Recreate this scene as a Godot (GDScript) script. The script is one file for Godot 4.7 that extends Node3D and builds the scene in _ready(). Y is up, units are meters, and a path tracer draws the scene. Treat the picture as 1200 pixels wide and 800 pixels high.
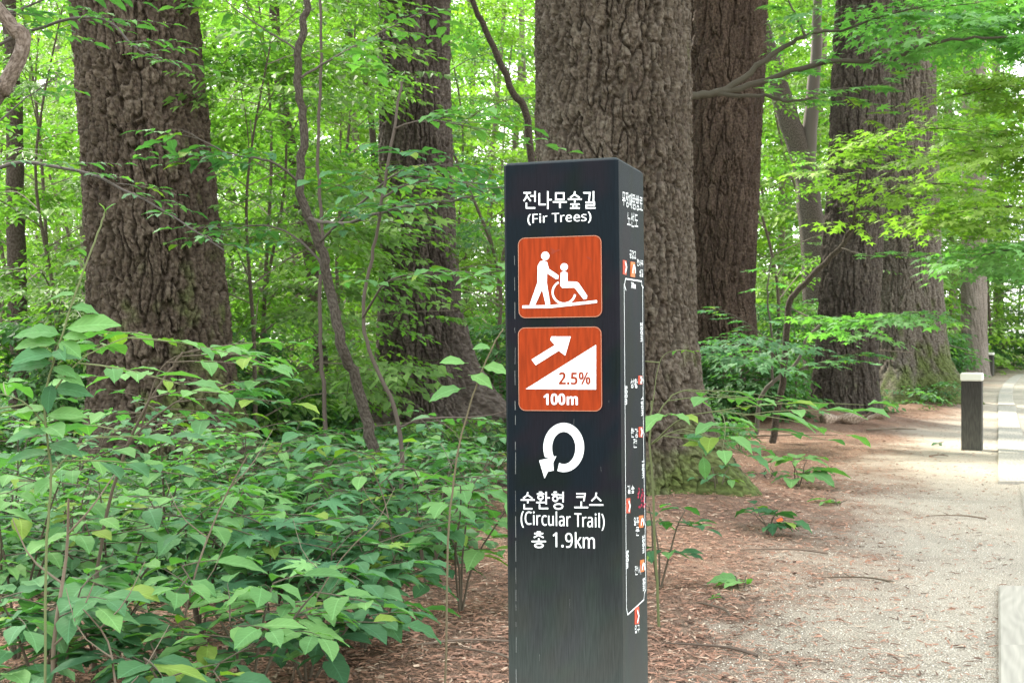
extends Node3D
# A wooden trail marker at the edge of a fir forest path.

const F := 1493.0            # focal length in the photograph's pixels (1200 wide)
const HZ := 412.0            # row of the horizon
const EYE := 1.0             # eye height, metres
var R := RandomNumberGenerator.new()
var taken := {}
var M := {}
var NZ := {}
var LEAF := {}

# ------------------------------------------------------------------ small helpers
func P(x: float, y: float, d: float) -> Vector3:
	return Vector3((x - 600.0) / F * d, EYE + (HZ - y) / F * d, -d)

func rr(a: float, b: float) -> float:
	return R.randf_range(a, b)

func sst(a: float, b: float, x: float) -> float:
	var t := clampf((x - a) / (b - a), 0.0, 1.0)
	return t * t * (3.0 - 2.0 * t)

func numbered(called: String) -> String:
	var k: int = taken.get(called, 0)
	taken[called] = k + 1
	return called if k == 0 else "%s_%03d" % [called, k]

func tag(o: Node, label: String, category: String, group := "") -> void:
	o.set_meta("label", label)
	o.set_meta("category", category)
	if group:
		o.set_meta("group", group)

func thing(called: String, label: String, category: String, at: Vector3, group := "") -> Node3D:
	var o := Node3D.new()
	o.name = numbered(called)
	add_child(o)
	o.position = at
	tag(o, label, category, group)
	return o

func part(called: String, mesh: Mesh, mat: Material, parent: Node3D, at := Vector3.ZERO) -> MeshInstance3D:
	var o := MeshInstance3D.new()
	o.name = numbered(called) if parent == self else called
	o.mesh = mesh
	o.material_override = mat
	o.position = at
	parent.add_child(o, true)
	return o

func scatter(called: String, mesh: Mesh, mat: Material, xf: Array, cols: Array, parent: Node3D) -> MultiMeshInstance3D:
	var mm := MultiMesh.new()
	mm.transform_format = MultiMesh.TRANSFORM_3D
	mm.use_colors = true
	mm.mesh = mesh
	mm.instance_count = xf.size()
	for i in xf.size():
		mm.set_instance_transform(i, xf[i])
		mm.set_instance_color(i, cols[i])
	var o := MultiMeshInstance3D.new()
	o.name = numbered(called) if parent == self else called
	o.multimesh = mm
	o.material_override = mat
	o.set_meta("kind", "stuff")
	parent.add_child(o, true)
	return o

class MB:
	var v := PackedVector3Array()
	var c := PackedColorArray()
	var u := PackedVector2Array()
	var ix := PackedInt32Array()
	var col := Color(1, 1, 1)
	func p(a: Vector3, uv := Vector2.ZERO) -> int:
		v.append(a)
		c.append(col)
		u.append(uv)
		return v.size() - 1
	func t(a: int, b: int, d: int) -> void:
		ix.append(a)
		ix.append(b)
		ix.append(d)
	func q(a: int, b: int, d: int, e: int) -> void:
		t(a, b, d)
		t(a, d, e)
	func quad(a: Vector3, b: Vector3, d: Vector3, e: Vector3) -> void:
		q(p(a, Vector2(0, 1)), p(b, Vector2(0, 0)), p(d, Vector2(1, 0)), p(e, Vector2(1, 1)))
	func poly(pts: Array) -> void:      # flat polygon in the plane z = pts[i].z, any winding
		var f := PackedVector2Array()
		for a in pts:
			f.append(Vector2(a.x, a.y))
		var tri := Geometry2D.triangulate_polygon(f)
		var b := v.size()
		for a in pts:
			p(a, Vector2(a.x, a.y))
		for k in range(0, tri.size(), 3):
			var s := (f[tri[k + 1]] - f[tri[k]]).cross(f[tri[k + 2]] - f[tri[k]])
			if s > 0:
				t(b + tri[k], b + tri[k + 2], b + tri[k + 1])
			else:
				t(b + tri[k], b + tri[k + 1], b + tri[k + 2])
	func box(lo: Vector3, hi: Vector3, b := 0.0) -> void:      # chamfered box
		var g := func(sx: int, sy: int, sz: int, ax: int) -> Vector3:
			var e := Vector3(b, b, b)
			e[ax] = 0.0
			return Vector3(hi.x - e.x if sx > 0 else lo.x + e.x, hi.y - e.y if sy > 0 else lo.y + e.y, hi.z - e.z if sz > 0 else lo.z + e.z)
		for ax in 3:
			for s in [-1, 1]:
				var k := []
				for o in [[-1, -1], [1, -1], [1, 1], [-1, 1]]:
					var w := [0, 0, 0]
					w[ax] = s
					w[(ax + 1) % 3] = o[0]
					w[(ax + 2) % 3] = o[1]
					k.append(g.call(w[0], w[1], w[2], ax))
				if s < 0:
					quad(k[0], k[1], k[2], k[3])
				else:
					quad(k[3], k[2], k[1], k[0])
		if b <= 0.0:
			return
		for ax in 3:           # edges along ax
			for o in [[-1, -1], [1, -1], [1, 1], [-1, 1]]:
				var w := [0, 0, 0]
				w[(ax + 1) % 3] = o[0]
				w[(ax + 2) % 3] = o[1]
				var a := w.duplicate()
				a[ax] = -1
				var d := w.duplicate()
				d[ax] = 1
				var p1: Vector3 = g.call(a[0], a[1], a[2], (ax + 1) % 3)
				var p2: Vector3 = g.call(d[0], d[1], d[2], (ax + 1) % 3)
				var p3: Vector3 = g.call(d[0], d[1], d[2], (ax + 2) % 3)
				var p4: Vector3 = g.call(a[0], a[1], a[2], (ax + 2) % 3)
				if o[0] * o[1] > 0:
					quad(p1, p2, p3, p4)
				else:
					quad(p4, p3, p2, p1)
		for sx in [-1, 1]:
			for sy in [-1, 1]:
				for sz in [-1, 1]:
					var a := p(g.call(sx, sy, sz, 0))
					var d := p(g.call(sx, sy, sz, 1))
					var e := p(g.call(sx, sy, sz, 2))
					if sx * sy * sz > 0:
						t(a, e, d)
					else:
						t(a, d, e)
	func tube(pts: Array, rad: Array, n := 6, cap := true) -> void:
		var prev := -1
		var side := Vector3.ZERO
		var acc := 0.0
		for i in pts.size():
			var a: Vector3 = pts[i]
			var d: Vector3 = (pts[mini(i + 1, pts.size() - 1)] - pts[maxi(i - 1, 0)]).normalized()
			if i == 0:
				side = d.cross(Vector3(0.31, 0.2, 0.93)).normalized()
			side = (side - d * side.dot(d)).normalized()
			var up := d.cross(side)
			if i > 0:
				acc += (pts[i] - pts[i - 1]).length()
			var first := v.size()
			for k in n + 1:
				var th := TAU * k / n
				p(a + (side * cos(th) + up * sin(th)) * rad[i], Vector2(float(k) / n * maxf(1.0, roundf(TAU * rad[0] / 0.4)), acc / 0.4))
			if prev >= 0:
				for k in n:
					q(prev + k, prev + k + 1, first + k + 1, first + k)
			elif cap:
				var m := p(a)
				for k in n:
					t(m, first + k + 1, first + k)
			prev = first
			if i == pts.size() - 1 and cap:
				var m := p(a)
				for k in n:
					t(m, first + k, first + k + 1)
	func done(flat := false) -> ArrayMesh:
		var arr := []
		arr.resize(Mesh.ARRAY_MAX)
		if flat:
			var fv := PackedVector3Array()
			var fc := PackedColorArray()
			var fu := PackedVector2Array()
			var fn := PackedVector3Array()
			for k in range(0, ix.size(), 3):
				var n := (v[ix[k + 2]] - v[ix[k]]).cross(v[ix[k + 1]] - v[ix[k]]).normalized()
				for j in 3:
					fv.append(v[ix[k + j]])
					fc.append(c[ix[k + j]])
					fu.append(u[ix[k + j]])
					fn.append(n)
			arr[Mesh.ARRAY_VERTEX] = fv
			arr[Mesh.ARRAY_COLOR] = fc
			arr[Mesh.ARRAY_TEX_UV] = fu
			arr[Mesh.ARRAY_NORMAL] = fn
		else:
			var nn := PackedVector3Array()
			nn.resize(v.size())
			for k in range(0, ix.size(), 3):
				var n := (v[ix[k + 2]] - v[ix[k]]).cross(v[ix[k + 1]] - v[ix[k]])
				nn[ix[k]] += n
				nn[ix[k + 1]] += n
				nn[ix[k + 2]] += n
			for k in nn.size():
				nn[k] = nn[k].normalized() if nn[k].length_squared() > 0.0 else Vector3.UP
			arr[Mesh.ARRAY_VERTEX] = v
			arr[Mesh.ARRAY_COLOR] = c
			arr[Mesh.ARRAY_TEX_UV] = u
			arr[Mesh.ARRAY_NORMAL] = nn
			arr[Mesh.ARRAY_INDEX] = ix
		var m := ArrayMesh.new()
		m.add_surface_from_arrays(Mesh.PRIMITIVE_TRIANGLES, arr)
		return m

func smooth_path(pts: Array, n: int) -> Array:       # Catmull-Rom through the points
	var out := []
	for i in n:
		var f := float(i) / (n - 1) * (pts.size() - 1)
		var k := mini(int(f), pts.size() - 2)
		var t := f - k
		out.append(pts[k].cubic_interpolate(pts[k + 1], pts[maxi(k - 1, 0)], pts[mini(k + 2, pts.size() - 1)], t))
	return out

func taper(a: float, b: float, n: int) -> Array:
	var out := []
	for i in n:
		out.append(lerpf(a, b, float(i) / maxi(n - 1, 1)))
	return out

func noise(kind: int, f: float, oct: int, s: int) -> FastNoiseLite:
	var n := FastNoiseLite.new()
	n.noise_type = kind
	n.frequency = f
	n.seed = s
	n.fractal_type = FastNoiseLite.FRACTAL_FBM if oct > 1 else FastNoiseLite.FRACTAL_NONE
	n.fractal_octaves = oct
	return n

func gh(x: float, z: float) -> float:               # height of the ground
	var d := -z
	var h := 0.17 * sst(15.0, 46.0, d) + 0.9 * sst(46.0, 110.0, d)
	var off := 0.355 * d - x                         # metres left of the path's shoulder
	var wood := sst(0.2, 2.5, off)
	h += wood * (0.07 * NZ.hill.get_noise_2d(x, z) + 0.03 * NZ.lump.get_noise_2d(x, z))
	h += 0.008 * NZ.lump.get_noise_2d(x * 5.0, z * 5.0)
	for b in [[0.73, -8.6, 0.22, 1.1], [3.07, -18.5, 0.2, 1.6], [4.7, -18.0, 0.12, 1.1], [6.9, -22.5, 0.2, 1.6], [-2.6, -9.5, 0.15, 1.0], [-0.95, -14.0, 0.15, 1.2]]:
		var q: float = ((x - b[0]) * (x - b[0]) + (z - b[1]) * (z - b[1])) / (b[3] * b[3])
		h += b[2] * exp(-q)
	return h

func G(x: float, d: float) -> Vector3:               # a point on the ground, from a picture column and a distance
	var wx := (x - 600.0) / F * d
	return Vector3(wx, gh(wx, -d), -d)

# ------------------------------------------------------------------ materials
func mat(rough := 0.9, spec := 0.5) -> StandardMaterial3D:
	var m := StandardMaterial3D.new()
	m.vertex_color_use_as_albedo = true
	m.roughness = rough
	m.metallic_specular = spec
	return m

func noise_tex(n: FastNoiseLite, w: int, h: int, ramp: Array) -> NoiseTexture2D:
	var t := NoiseTexture2D.new()
	t.width = w
	t.height = h
	t.seamless = true
	t.noise = n
	var g := Gradient.new()
	g.offsets = PackedFloat32Array(ramp.map(func(a): return a[0]))
	g.colors = PackedColorArray(ramp.map(func(a): return a[1]))
	t.color_ramp = g
	return t

func grey(v: float) -> Color:
	return Color(v, v, v)

func vein_image() -> ImageTexture:
	var w := 64
	var h := 128
	var im := Image.create(w, h, false, Image.FORMAT_RGB8)
	for y in h:
		for x in w:
			var u := absf((x + 0.5) / w - 0.5) * 2.0
			var t := (y + 0.5) / h
			var mid := 1.0 - sst(0.02, 0.07, u)
			var k := fposmod((t - u * 0.30) * 8.0, 1.0)
			var side := (1.0 - sst(0.05, 0.13, absf(k - 0.5))) * 0.6 * (1.0 - u)
			var g := 0.86 + 0.14 * maxf(mid, side) + 0.03 * sin(x * 1.9) * sin(y * 1.7)
			im.set_pixel(x, y, Color(g, g, g * (0.96 + 0.04 * mid)))
	return ImageTexture.create_from_image(im)

func materials() -> void:
	NZ.hill = noise(FastNoiseLite.TYPE_SIMPLEX_SMOOTH, 0.22, 2, 3)
	NZ.lump = noise(FastNoiseLite.TYPE_SIMPLEX_SMOOTH, 0.9, 3, 4)
	NZ.fine = noise(FastNoiseLite.TYPE_SIMPLEX_SMOOTH, 1.0, 3, 5)
	NZ.crack = noise(FastNoiseLite.TYPE_CELLULAR, 1.0, 1, 6)
	NZ.crack.cellular_return_type = FastNoiseLite.RETURN_DISTANCE2_SUB
	NZ.crack.cellular_jitter = 0.9
	NZ.vert = noise(FastNoiseLite.TYPE_SIMPLEX_SMOOTH, 1.0, 2, 8)
	NZ.cell = noise(FastNoiseLite.TYPE_CELLULAR, 1.0, 1, 6)
	NZ.cell.cellular_return_type = FastNoiseLite.RETURN_CELL_VALUE
	NZ.cell.cellular_jitter = 0.9
	var veins := vein_image()
	for k in ["near", "thin"]:
		var m := mat(0.66, 0.2)
		m.backlight_enabled = true
		m.backlight = Color(0.84, 1.0, 0.60) * 0.95
		m.backlight.a = 1.0
		if k == "near":
			m.albedo_texture = veins
			m.heightmap_enabled = true
			m.heightmap_texture = veins
			m.heightmap_scale = 0.25
		M["leaf_" + k] = m
	var fm := mat(0.6, 0.3)
	fm.backlight_enabled = true
	fm.backlight = Color(0.84, 1.0, 0.55)
	M.leaf_far = fm
	var bump := noise(FastNoiseLite.TYPE_SIMPLEX_SMOOTH, 0.035, 5, 9)
	M.bark = mat(0.92, 0.3)
	M.bark.heightmap_enabled = true
	M.bark.heightmap_texture = noise_tex(bump, 512, 512, [[0.0, grey(0)], [1.0, grey(1)]])
	M.bark.heightmap_scale = 0.6
	var tone := noise(FastNoiseLite.TYPE_SIMPLEX_SMOOTH, 0.02, 5, 19)
	M.bark.albedo_texture = noise_tex(tone, 512, 512, [[0.25, Color(0.72, 0.70, 0.68)], [0.5, Color(0.9, 0.88, 0.86)], [0.75, grey(1.0)]])
	M.twig = mat(0.85, 0.3)
	M.rod = mat(0.85, 0.3)
	M.needle = mat(0.7, 0.3)
	# ground: triplanar grain over the vertex colours
	M.ground = mat(0.95, 0.2)
	var gr := noise(FastNoiseLite.TYPE_SIMPLEX, 0.10, 5, 12)
	gr.domain_warp_enabled = true
	gr.domain_warp_amplitude = 6.0
	M.ground.albedo_texture = noise_tex(gr, 1024, 1024, [[0.2, grey(0.72)], [0.45, grey(0.90)], [0.6, grey(0.96)], [0.8, grey(1.0)]])
	M.ground.uv1_triplanar = true
	M.ground.uv1_world_triplanar = true
	M.ground.uv1_scale = Vector3(0.9, 0.9, 0.9)
	M.ground.heightmap_enabled = true
	M.ground.heightmap_texture = M.ground.albedo_texture
	M.ground.heightmap_scale = 2.0
	M.chip = mat(0.9, 0.3)
	M.white = mat(0.55, 0.4)
	M.plain = mat(0.6, 0.4)

# ------------------------------------------------------------------ camera, sky, sun
func light_and_camera() -> void:
	var cam := Camera3D.new()
	cam.name = "camera"
	add_child(cam)
	cam.position = Vector3(0, EYE, 0)
	cam.rotation.x = atan((HZ - 400.0) / F)
	var lens := CameraAttributesPhysical.new()       # a slight softness far off, as a small lens gives
	lens.frustum_focal_length = 17.5 * F / 400.0
	lens.frustum_focus_distance = 3.1
	lens.exposure_aperture = 26.0
	lens.frustum_near = 0.05
	lens.frustum_far = 900.0
	cam.attributes = lens
	cam.fov = rad_to_deg(2.0 * atan(400.0 / F))
	cam.near = 0.05
	cam.far = 900.0
	cam.current = true
	var env := Environment.new()
	env.tonemap_mode = Environment.TONE_MAPPER_LINEAR
	env.tonemap_exposure = 4.1
	env.background_mode = Environment.BG_SKY
	var sky := Sky.new()
	var sm := ProceduralSkyMaterial.new()
	sm.sky_top_color = Color(0.90, 0.94, 0.97)
	sm.sky_horizon_color = Color(0.97, 0.97, 0.94)
	sm.sky_curve = 0.25
	sm.ground_bottom_color = Color(0.35, 0.38, 0.3)
	sm.ground_horizon_color = Color(0.6, 0.62, 0.58)
	sm.sun_angle_max = 10.0
	sky.sky_material = sm
	env.sky = sky
	env.background_energy_multiplier = 1.2
	env.sdfgi_enabled = true
	env.ssao_enabled = true
	env.ssil_enabled = true
	var we := WorldEnvironment.new()
	we.name = "world"
	we.environment = env
	add_child(we)
	var sun := DirectionalLight3D.new()
	sun.name = "sun"
	sun.light_energy = 1.6
	sun.light_color = Color(1.0, 0.975, 0.92)
	sun.light_angular_distance = 8.0
	sun.shadow_enabled = true
	add_child(sun)
	# from high up behind the left of the wood, towards the camera
	sun.look_at_from_position(Vector3(-18, 34, -26), Vector3.ZERO)

# ------------------------------------------------------------------ ground
func spacing(lo: float, hi: float, a: float, b: float, fine: float, grow: float) -> Array:
	var out := []
	var x := a
	var s := fine
	while x > lo:
		s *= grow
		x -= s
		out.push_front(x)
	x = a
	while x < b:
		out.append(x)
		x += fine
	s = fine
	while x < hi:
		out.append(x)
		s *= grow
		x += s
	out.append(hi)
	return out

func edge_x(d: float) -> float:                      # left side of the path's edging at a distance
	return 0.3815 * d + 0.006 * maxf(0.0, d - 24.0) * maxf(0.0, d - 24.0) * 0.25

func litter_share(x: float, d: float) -> float:      # 1 = needle litter, 0 = bare sand
	var off := edge_x(d) - x
	var near := 0.72 + 0.25 * sst(8.0, 12.0, d) - 0.45 * sst(13.0, 22.0, d)
	var w: float = off - near + 0.45 * NZ.lump.get_noise_2d(x * 0.9, d * 0.6) + 0.22 * NZ.lump.get_noise_2d(x * 4.0, d * 4.0)
	return sst(-0.5, 0.6, w)

func ground() -> void:
	var xs := spacing(-260, 260, -2.5, 7.5, 0.05, 1.13)
	var zs := spacing(-320, 60, -14.0, -2.8, 0.05, 1.10)
	var b := MB.new()
	for z in zs:
		for x in xs:
			var d: float = -z
			var l := litter_share(x, d)
			var n1: float = NZ.fine.get_noise_2d(x * 2.0, z * 2.0)
			var n2: float = NZ.fine.get_noise_2d(x * 9.0 + 50.0, z * 9.0)
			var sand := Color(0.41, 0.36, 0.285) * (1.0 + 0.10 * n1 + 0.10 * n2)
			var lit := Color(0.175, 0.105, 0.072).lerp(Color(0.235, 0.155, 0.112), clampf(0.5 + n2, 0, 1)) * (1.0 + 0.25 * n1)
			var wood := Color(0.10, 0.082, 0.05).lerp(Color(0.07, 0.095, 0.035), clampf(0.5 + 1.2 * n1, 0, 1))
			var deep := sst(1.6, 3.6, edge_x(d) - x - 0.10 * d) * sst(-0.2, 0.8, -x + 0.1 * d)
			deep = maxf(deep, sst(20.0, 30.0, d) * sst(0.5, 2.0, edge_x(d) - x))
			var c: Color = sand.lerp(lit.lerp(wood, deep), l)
			c.a = 1.0
			b.col = c
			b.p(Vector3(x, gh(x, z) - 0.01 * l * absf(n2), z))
	var w := xs.size()
	for j in zs.size() - 1:
		for i in w - 1:
			var a := j * w + i
			b.q(a, a + 1, a + w + 1, a + w)
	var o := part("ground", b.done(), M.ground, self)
	o.set_meta("kind", "structure")

func path() -> void:
	# trodden sand to the right of the edging, a sheet of its own just above the ground
	var b := MB.new()
	var rows := []
	var d := 1.5
	while d < 75.0:
		rows.append(d)
		d *= 1.018
	for dd in rows:
		for k in 26:
			var x: float = edge_x(dd) + 0.16 + 2.2 * k / 25.0
			var n1: float = NZ.fine.get_noise_2d(x * 1.3 + 9.0, dd * 1.3)
			b.col = Color(0.385, 0.345, 0.275) * (1.0 + 0.18 * n1)
			b.col.a = 1.0
			b.p(Vector3(x, gh(x, -dd) + 0.005, -dd))
	for j in rows.size() - 1:
		for k in 25:
			var a := j * 26 + k
			b.q(a, a + 26, a + 27, a + 1)
	var o := part("path", b.done(), M.ground, self)
	o.set_meta("kind", "structure")
	# edging boards
	var wood := mat(0.85, 0.3)
	var im := Image.create(128, 512, false, Image.FORMAT_RGB8)
	for y in 512:
		for x in 128:
			var g: float = NZ.fine.get_noise_2d(x * 0.09 + 0.9 * NZ.fine.get_noise_2d(x * 0.01, y * 0.004), y * 0.006)
			var ring := sin((x - 64.0 + 26.0 * sin(y * 0.011)) * 0.33 + 5.0 * NZ.fine.get_noise_2d(x * 0.008, y * 0.005))
			var v := 0.90 + 0.07 * g + 0.03 * ring
			im.set_pixel(x, y, Color(v, v * 0.99, v * 0.965))
	wood.albedo_texture = ImageTexture.create_from_image(im)
	wood.heightmap_enabled = true
	wood.heightmap_texture = wood.albedo_texture
	wood.heightmap_scale = 0.12
	var spans := [[2.4, 5.35, "pale weathered edging board nearest the camera in the lower right corner"],
		[5.4, 7.4, "second edging board from the camera, half buried under sand"],
		[7.45, 9.6, "third edging board from the camera, nearly covered with sand"],
		[9.65, 12.3, "edging board beside the path just short of the white-capped bollard"],
		[12.35, 16.2, "pale edging board beside the path right of the white-capped bollard"],
		[16.3, 21.4, "pale edging board beyond the white-capped bollard before the path bends"],
		[21.5, 28.0, "edging board at the start of the path's bend to the right"],
		[28.1, 36.0, "edging board in the path's bend, left of the far end"],
		[36.1, 46.0, "farthest edging board where the path leaves to the right"]]
	for s in spans:
		var m := MB.new()
		var nn := 6
		var sink: float = 0.03 if s[0] > 5.3 and s[0] < 9.5 else -0.012
		m.col = Color(0.34, 0.318, 0.28) * rr(0.92, 1.04)
		m.col.a = 1.0
		var root := thing("edging_board", s[2], "edging board", Vector3(edge_x(s[0]), 0, -s[0]), "boards that edge the path")
		var ids := []
		for k in nn + 1:
			var dd: float = lerpf(s[0], s[1], float(k) / nn)
			var x0 := edge_x(dd)
			var y: float = gh(x0 + 0.15, -dd) - sink + 0.012
			var o0 := Vector3(x0, y, -dd) - root.position
			var t := float(k) / nn * 1.6
			var wd := 0.30
			ids.append([m.p(o0 + Vector3(0, -0.12, 0), Vector2(0, t)), m.p(o0 + Vector3(0, -0.008, 0), Vector2(0, t)), m.p(o0 + Vector3(0.008, 0, 0), Vector2(0.02, t)), m.p(o0 + Vector3(wd - 0.008, 0, 0), Vector2(0.98, t)), m.p(o0 + Vector3(wd, -0.008, 0), Vector2(1, t)), m.p(o0 + Vector3(wd, -0.12, 0), Vector2(1, t))])
		for k in nn:
			for e in 5:
				m.q(ids[k][e], ids[k + 1][e], ids[k + 1][e + 1], ids[k][e + 1])
		for e in [0, nn]:
			m.q(ids[e][0], ids[e][1], ids[e][4], ids[e][5])
			m.q(ids[e][1], ids[e][2], ids[e][3], ids[e][4])
		part("board", m.done(true), wood, root)

func litter() -> void:
	var defs := [["fallen_needles", 0.032, 0.0027, 74000, "reddish brown fir needles carpeting the ground"], ["bark_chips", 0.024, 0.0052, 16000, "small bark flakes and cone scales among the needles"]]
	for df in defs:
		var m := MB.new()
		var L: float = df[1]
		var W: float = df[2]
		var hgt := W * 0.5
		var a := [m.p(Vector3(-W, 0, -L * 0.5)), m.p(Vector3(0, hgt, -L * 0.5)), m.p(Vector3(W, 0, -L * 0.5)), m.p(Vector3(-W * 0.7, hgt * 0.6, L * 0.1)), m.p(Vector3(0, hgt * 2.0, 0)), m.p(Vector3(W * 0.7, hgt, 0)), m.p(Vector3(0, hgt, L * 0.5))]
		m.q(a[0], a[3], a[4], a[1])
		m.q(a[1], a[4], a[5], a[2])
		m.t(a[3], a[6], a[4])
		m.t(a[4], a[6], a[5])
		var xf := []
		var cs := []
		while xf.size() < df[3]:
			var d := 3.0 * exp(R.randf() * 2.0)
			var px := rr(-10.0, 1190.0)
			var x := (px - 600.0) / F * d
			var l := litter_share(x, d)
			if R.randf() > l * l + 0.10:
				continue
			var s := rr(0.6, 1.5)
			var bs := Basis(Vector3.UP, rr(0, TAU)) * Basis(Vector3.RIGHT, rr(-0.25, 0.25)) * Basis(Vector3.BACK, rr(-0.5, 0.5))
			xf.append(Transform3D(bs.scaled(Vector3(s, s, s)), Vector3(x, gh(x, -d) + rr(0.0, 0.008), -d)))
			var k := R.randf()
			var c := Color(0.25, 0.135, 0.09)
			if k > 0.90:
				c = Color(0.40, 0.29, 0.21)
			elif k > 0.55:
				c = Color(0.31, 0.175, 0.12)
			elif k < 0.2:
				c = Color(0.12, 0.075, 0.055)
			c *= rr(0.65, 1.15)
			cs.append(c)
		var o := scatter(df[0], m.done(true), M.chip, xf, cs, self)
		tag(o, df[4], "litter")
	# grit on the sand
	var m2 := MB.new()
	m2.box(Vector3(-0.5, -0.3, -0.4), Vector3(0.5, 0.3, 0.4), 0.2)
	var xf2 := []
	var cs2 := []
	while xf2.size() < 13000:
		var d := 3.4 * exp(R.randf() * 1.1)
		var x := (rr(800.0, 1195.0) - 600.0) / F * d
		if R.randf() < litter_share(x, d) + 0.1:
			continue
		var s := rr(0.002, 0.0058)
		xf2.append(Transform3D(Basis.from_euler(Vector3(rr(0, 6), rr(0, 6), 0)).scaled(Vector3(s, s, s)), Vector3(x, gh(x, -d) + 0.001, -d)))
		cs2.append([Color(0.50, 0.45, 0.37), Color(0.42, 0.36, 0.28), Color(0.30, 0.25, 0.20), Color(0.56, 0.52, 0.45)][R.randi() % 4])
	var g := scatter("gravel_grains", m2.done(true), M.chip, xf2, cs2, self)
	tag(g, "pale grit lying on the sandy shoulder of the path", "gravel")

# ------------------------------------------------------------------ big trunks
# ax: [x, y, z, radius] from the ground up
func trunk_mesh(ax: Array, ys: Array, seg: int, o: Dictionary) -> ArrayMesh:
	var b := MB.new()
	var sx: float = o.get("sx", 0.045)
	var sy: float = o.get("sy", 0.12)
	var depth: float = o.get("depth", 0.022)
	var c0: Color = o.get("c0", Color(0.145, 0.115, 0.09))
	var c1: Color = o.get("c1", Color(0.21, 0.175, 0.14))
	var moss: float = o.get("moss", 0.0)
	var mside: float = o.get("moss_side", 0.0)
	var mhigh: float = o.get("moss_high", 0.6)
	var lobes: Array = o.get("lobes", [])
	var fl: float = o.get("flare", 0.3)
	var fh: float = o.get("flare_h", 0.5)
	var sd: float = o.get("seed", 1.0) * 17.3
	var y00: float = ax[0][1]
	var ths := []
	for i in seg + 1:                                # closer set on the side towards the path and the camera
		var q := 2.0 * i / seg - 1.0
		ths.append(PI * 0.5 + PI * (0.55 * q + 0.45 * q * q * q))
	for y in ys:
		var k := 0
		while k < ax.size() - 2 and y > ax[k + 1][1]:
			k += 1
		var t: float = clampf((y - ax[k][1]) / (ax[k + 1][1] - ax[k][1]), 0.0, 1.0)
		var cx: float = lerpf(ax[k][0], ax[k + 1][0], t)
		var cz: float = lerpf(ax[k][2], ax[k + 1][2], t)
		var r: float = lerpf(ax[k][3], ax[k + 1][3], t)
		var h: float = maxf(0.0, y - y00)
		for i in seg + 1:
			var th: float = ths[i % seg]
			var ca := cos(th)
			var sa := sin(th)
			var e := exp(-h / fh)
			var rad: float = r * (1.0 + fl * e * e * (1.0 + 0.45 * sin(th * 5.0 + sd) + 0.3 * sin(th * 3.0 + sd * 2.0)) + 0.02 * NZ.lump.get_noise_3d(ca * 1.3 + sd, y * 0.8, sa * 1.3))
			for lb in lobes:
				var dth := absf(angle_difference(th, lb[0]))
				rad += lb[1] * exp(-dth * dth / (lb[2] * lb[2])) * exp(-pow(h / lb[3], 1.5))
			var lx := ca * r
			var lz := sa * r
			var wv: float = NZ.fine.get_noise_3d(lx * 7.0 + sd, y * 4.0, lz * 7.0)
			var qx := lx / sx + wv * 0.45 + sd
			var qy: float = y / sy + wv * 0.6
			var qz := lz / sx + wv * 0.45
			var cr: float = NZ.crack.get_noise_3d(qx, qy, qz) + 1.0
			var n1: float = NZ.vert.get_noise_3d(qx * 0.5, qy * 0.30, qz * 0.5)
			var fis := sst(0.030, 0.105, absf(n1))
			var plate := fis * (0.62 + 0.38 * sst(0.01, 0.10, cr))
			var cell: float = NZ.cell.get_noise_3d(qx, qy, qz)
			var cr2: float = NZ.crack.get_noise_3d(qx * 2.3 + 9.0, qy * 2.6, qz * 2.3) + 1.0
			var cell2: float = NZ.cell.get_noise_3d(qx * 2.3 + 9.0, qy * 2.6, qz * 2.3)
			rad += depth * (plate * (1.0 + 0.22 * cell + 0.14 * cell2 - 0.16 * (1.0 - sst(0.0, 0.22, cr2))) - 0.8) + depth * 0.12 * wv
			var big: float = NZ.fine.get_noise_3d(lx * 1.2 + sd + 40.0, y * 0.7, lz * 1.2)
			var col := c0.lerp(c1, clampf(0.45 + 0.26 * cell + 0.14 * cell2 + 0.5 * big, 0.0, 1.15))
			if moss > 0.0:
				var side := 0.5 + 0.5 * cos(th - mside)
				var mm: float = moss * (side * exp(-h / mhigh) * 1.6 + 0.25 * side) + 0.5 * NZ.fine.get_noise_3d(lx * 4.0, y * 3.0 + sd, lz * 4.0) - 0.42
				col = col.lerp(Color(0.085, 0.115, 0.03), clampf(mm * 2.2, 0.0, 0.85))
			b.col = col
			b.p(Vector3(cx + ca * rad, y, cz + sa * rad), Vector2((ths[i] / TAU) * roundf(TAU * r / 0.45), y / 0.45))
	var w := seg + 1
	for j in ys.size() - 1:
		for i in seg:
			var a := j * w + i
			b.q(a, a + w, a + w + 1, a + 1)
	return b.done()

func levels(a: float, b: float, n: int, top: float, m: int) -> Array:
	var out := []
	for i in n:
		out.append(lerpf(a, b, float(i) / (n - 1)))
	for i in m:
		out.append(lerpf(b, top, float(i + 1) / m))
	return out

func frond_mesh() -> ArrayMesh:                      # flat fir frond, 0.9 m
	var b := MB.new()
	for k in 13:
		var t := 0.06 + 0.9 * k / 13.0
		for s in [-1.0, 1.0]:
			var l := 0.34 * sin(PI * (0.15 + 0.8 * t))
			var a := Vector3(0, 0, t * 0.9)
			var e := a + Vector3(s * l * 0.8, -0.03, l * 0.6)
			var w := Vector3(s * -0.6, 0, 0.8).normalized() * 0.026
			b.q(b.p(a - w * 0.4), b.p(a.lerp(e, 0.5) - w), b.p(e), b.p(a.lerp(e, 0.5) + w))
	return b.done(true)

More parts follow.
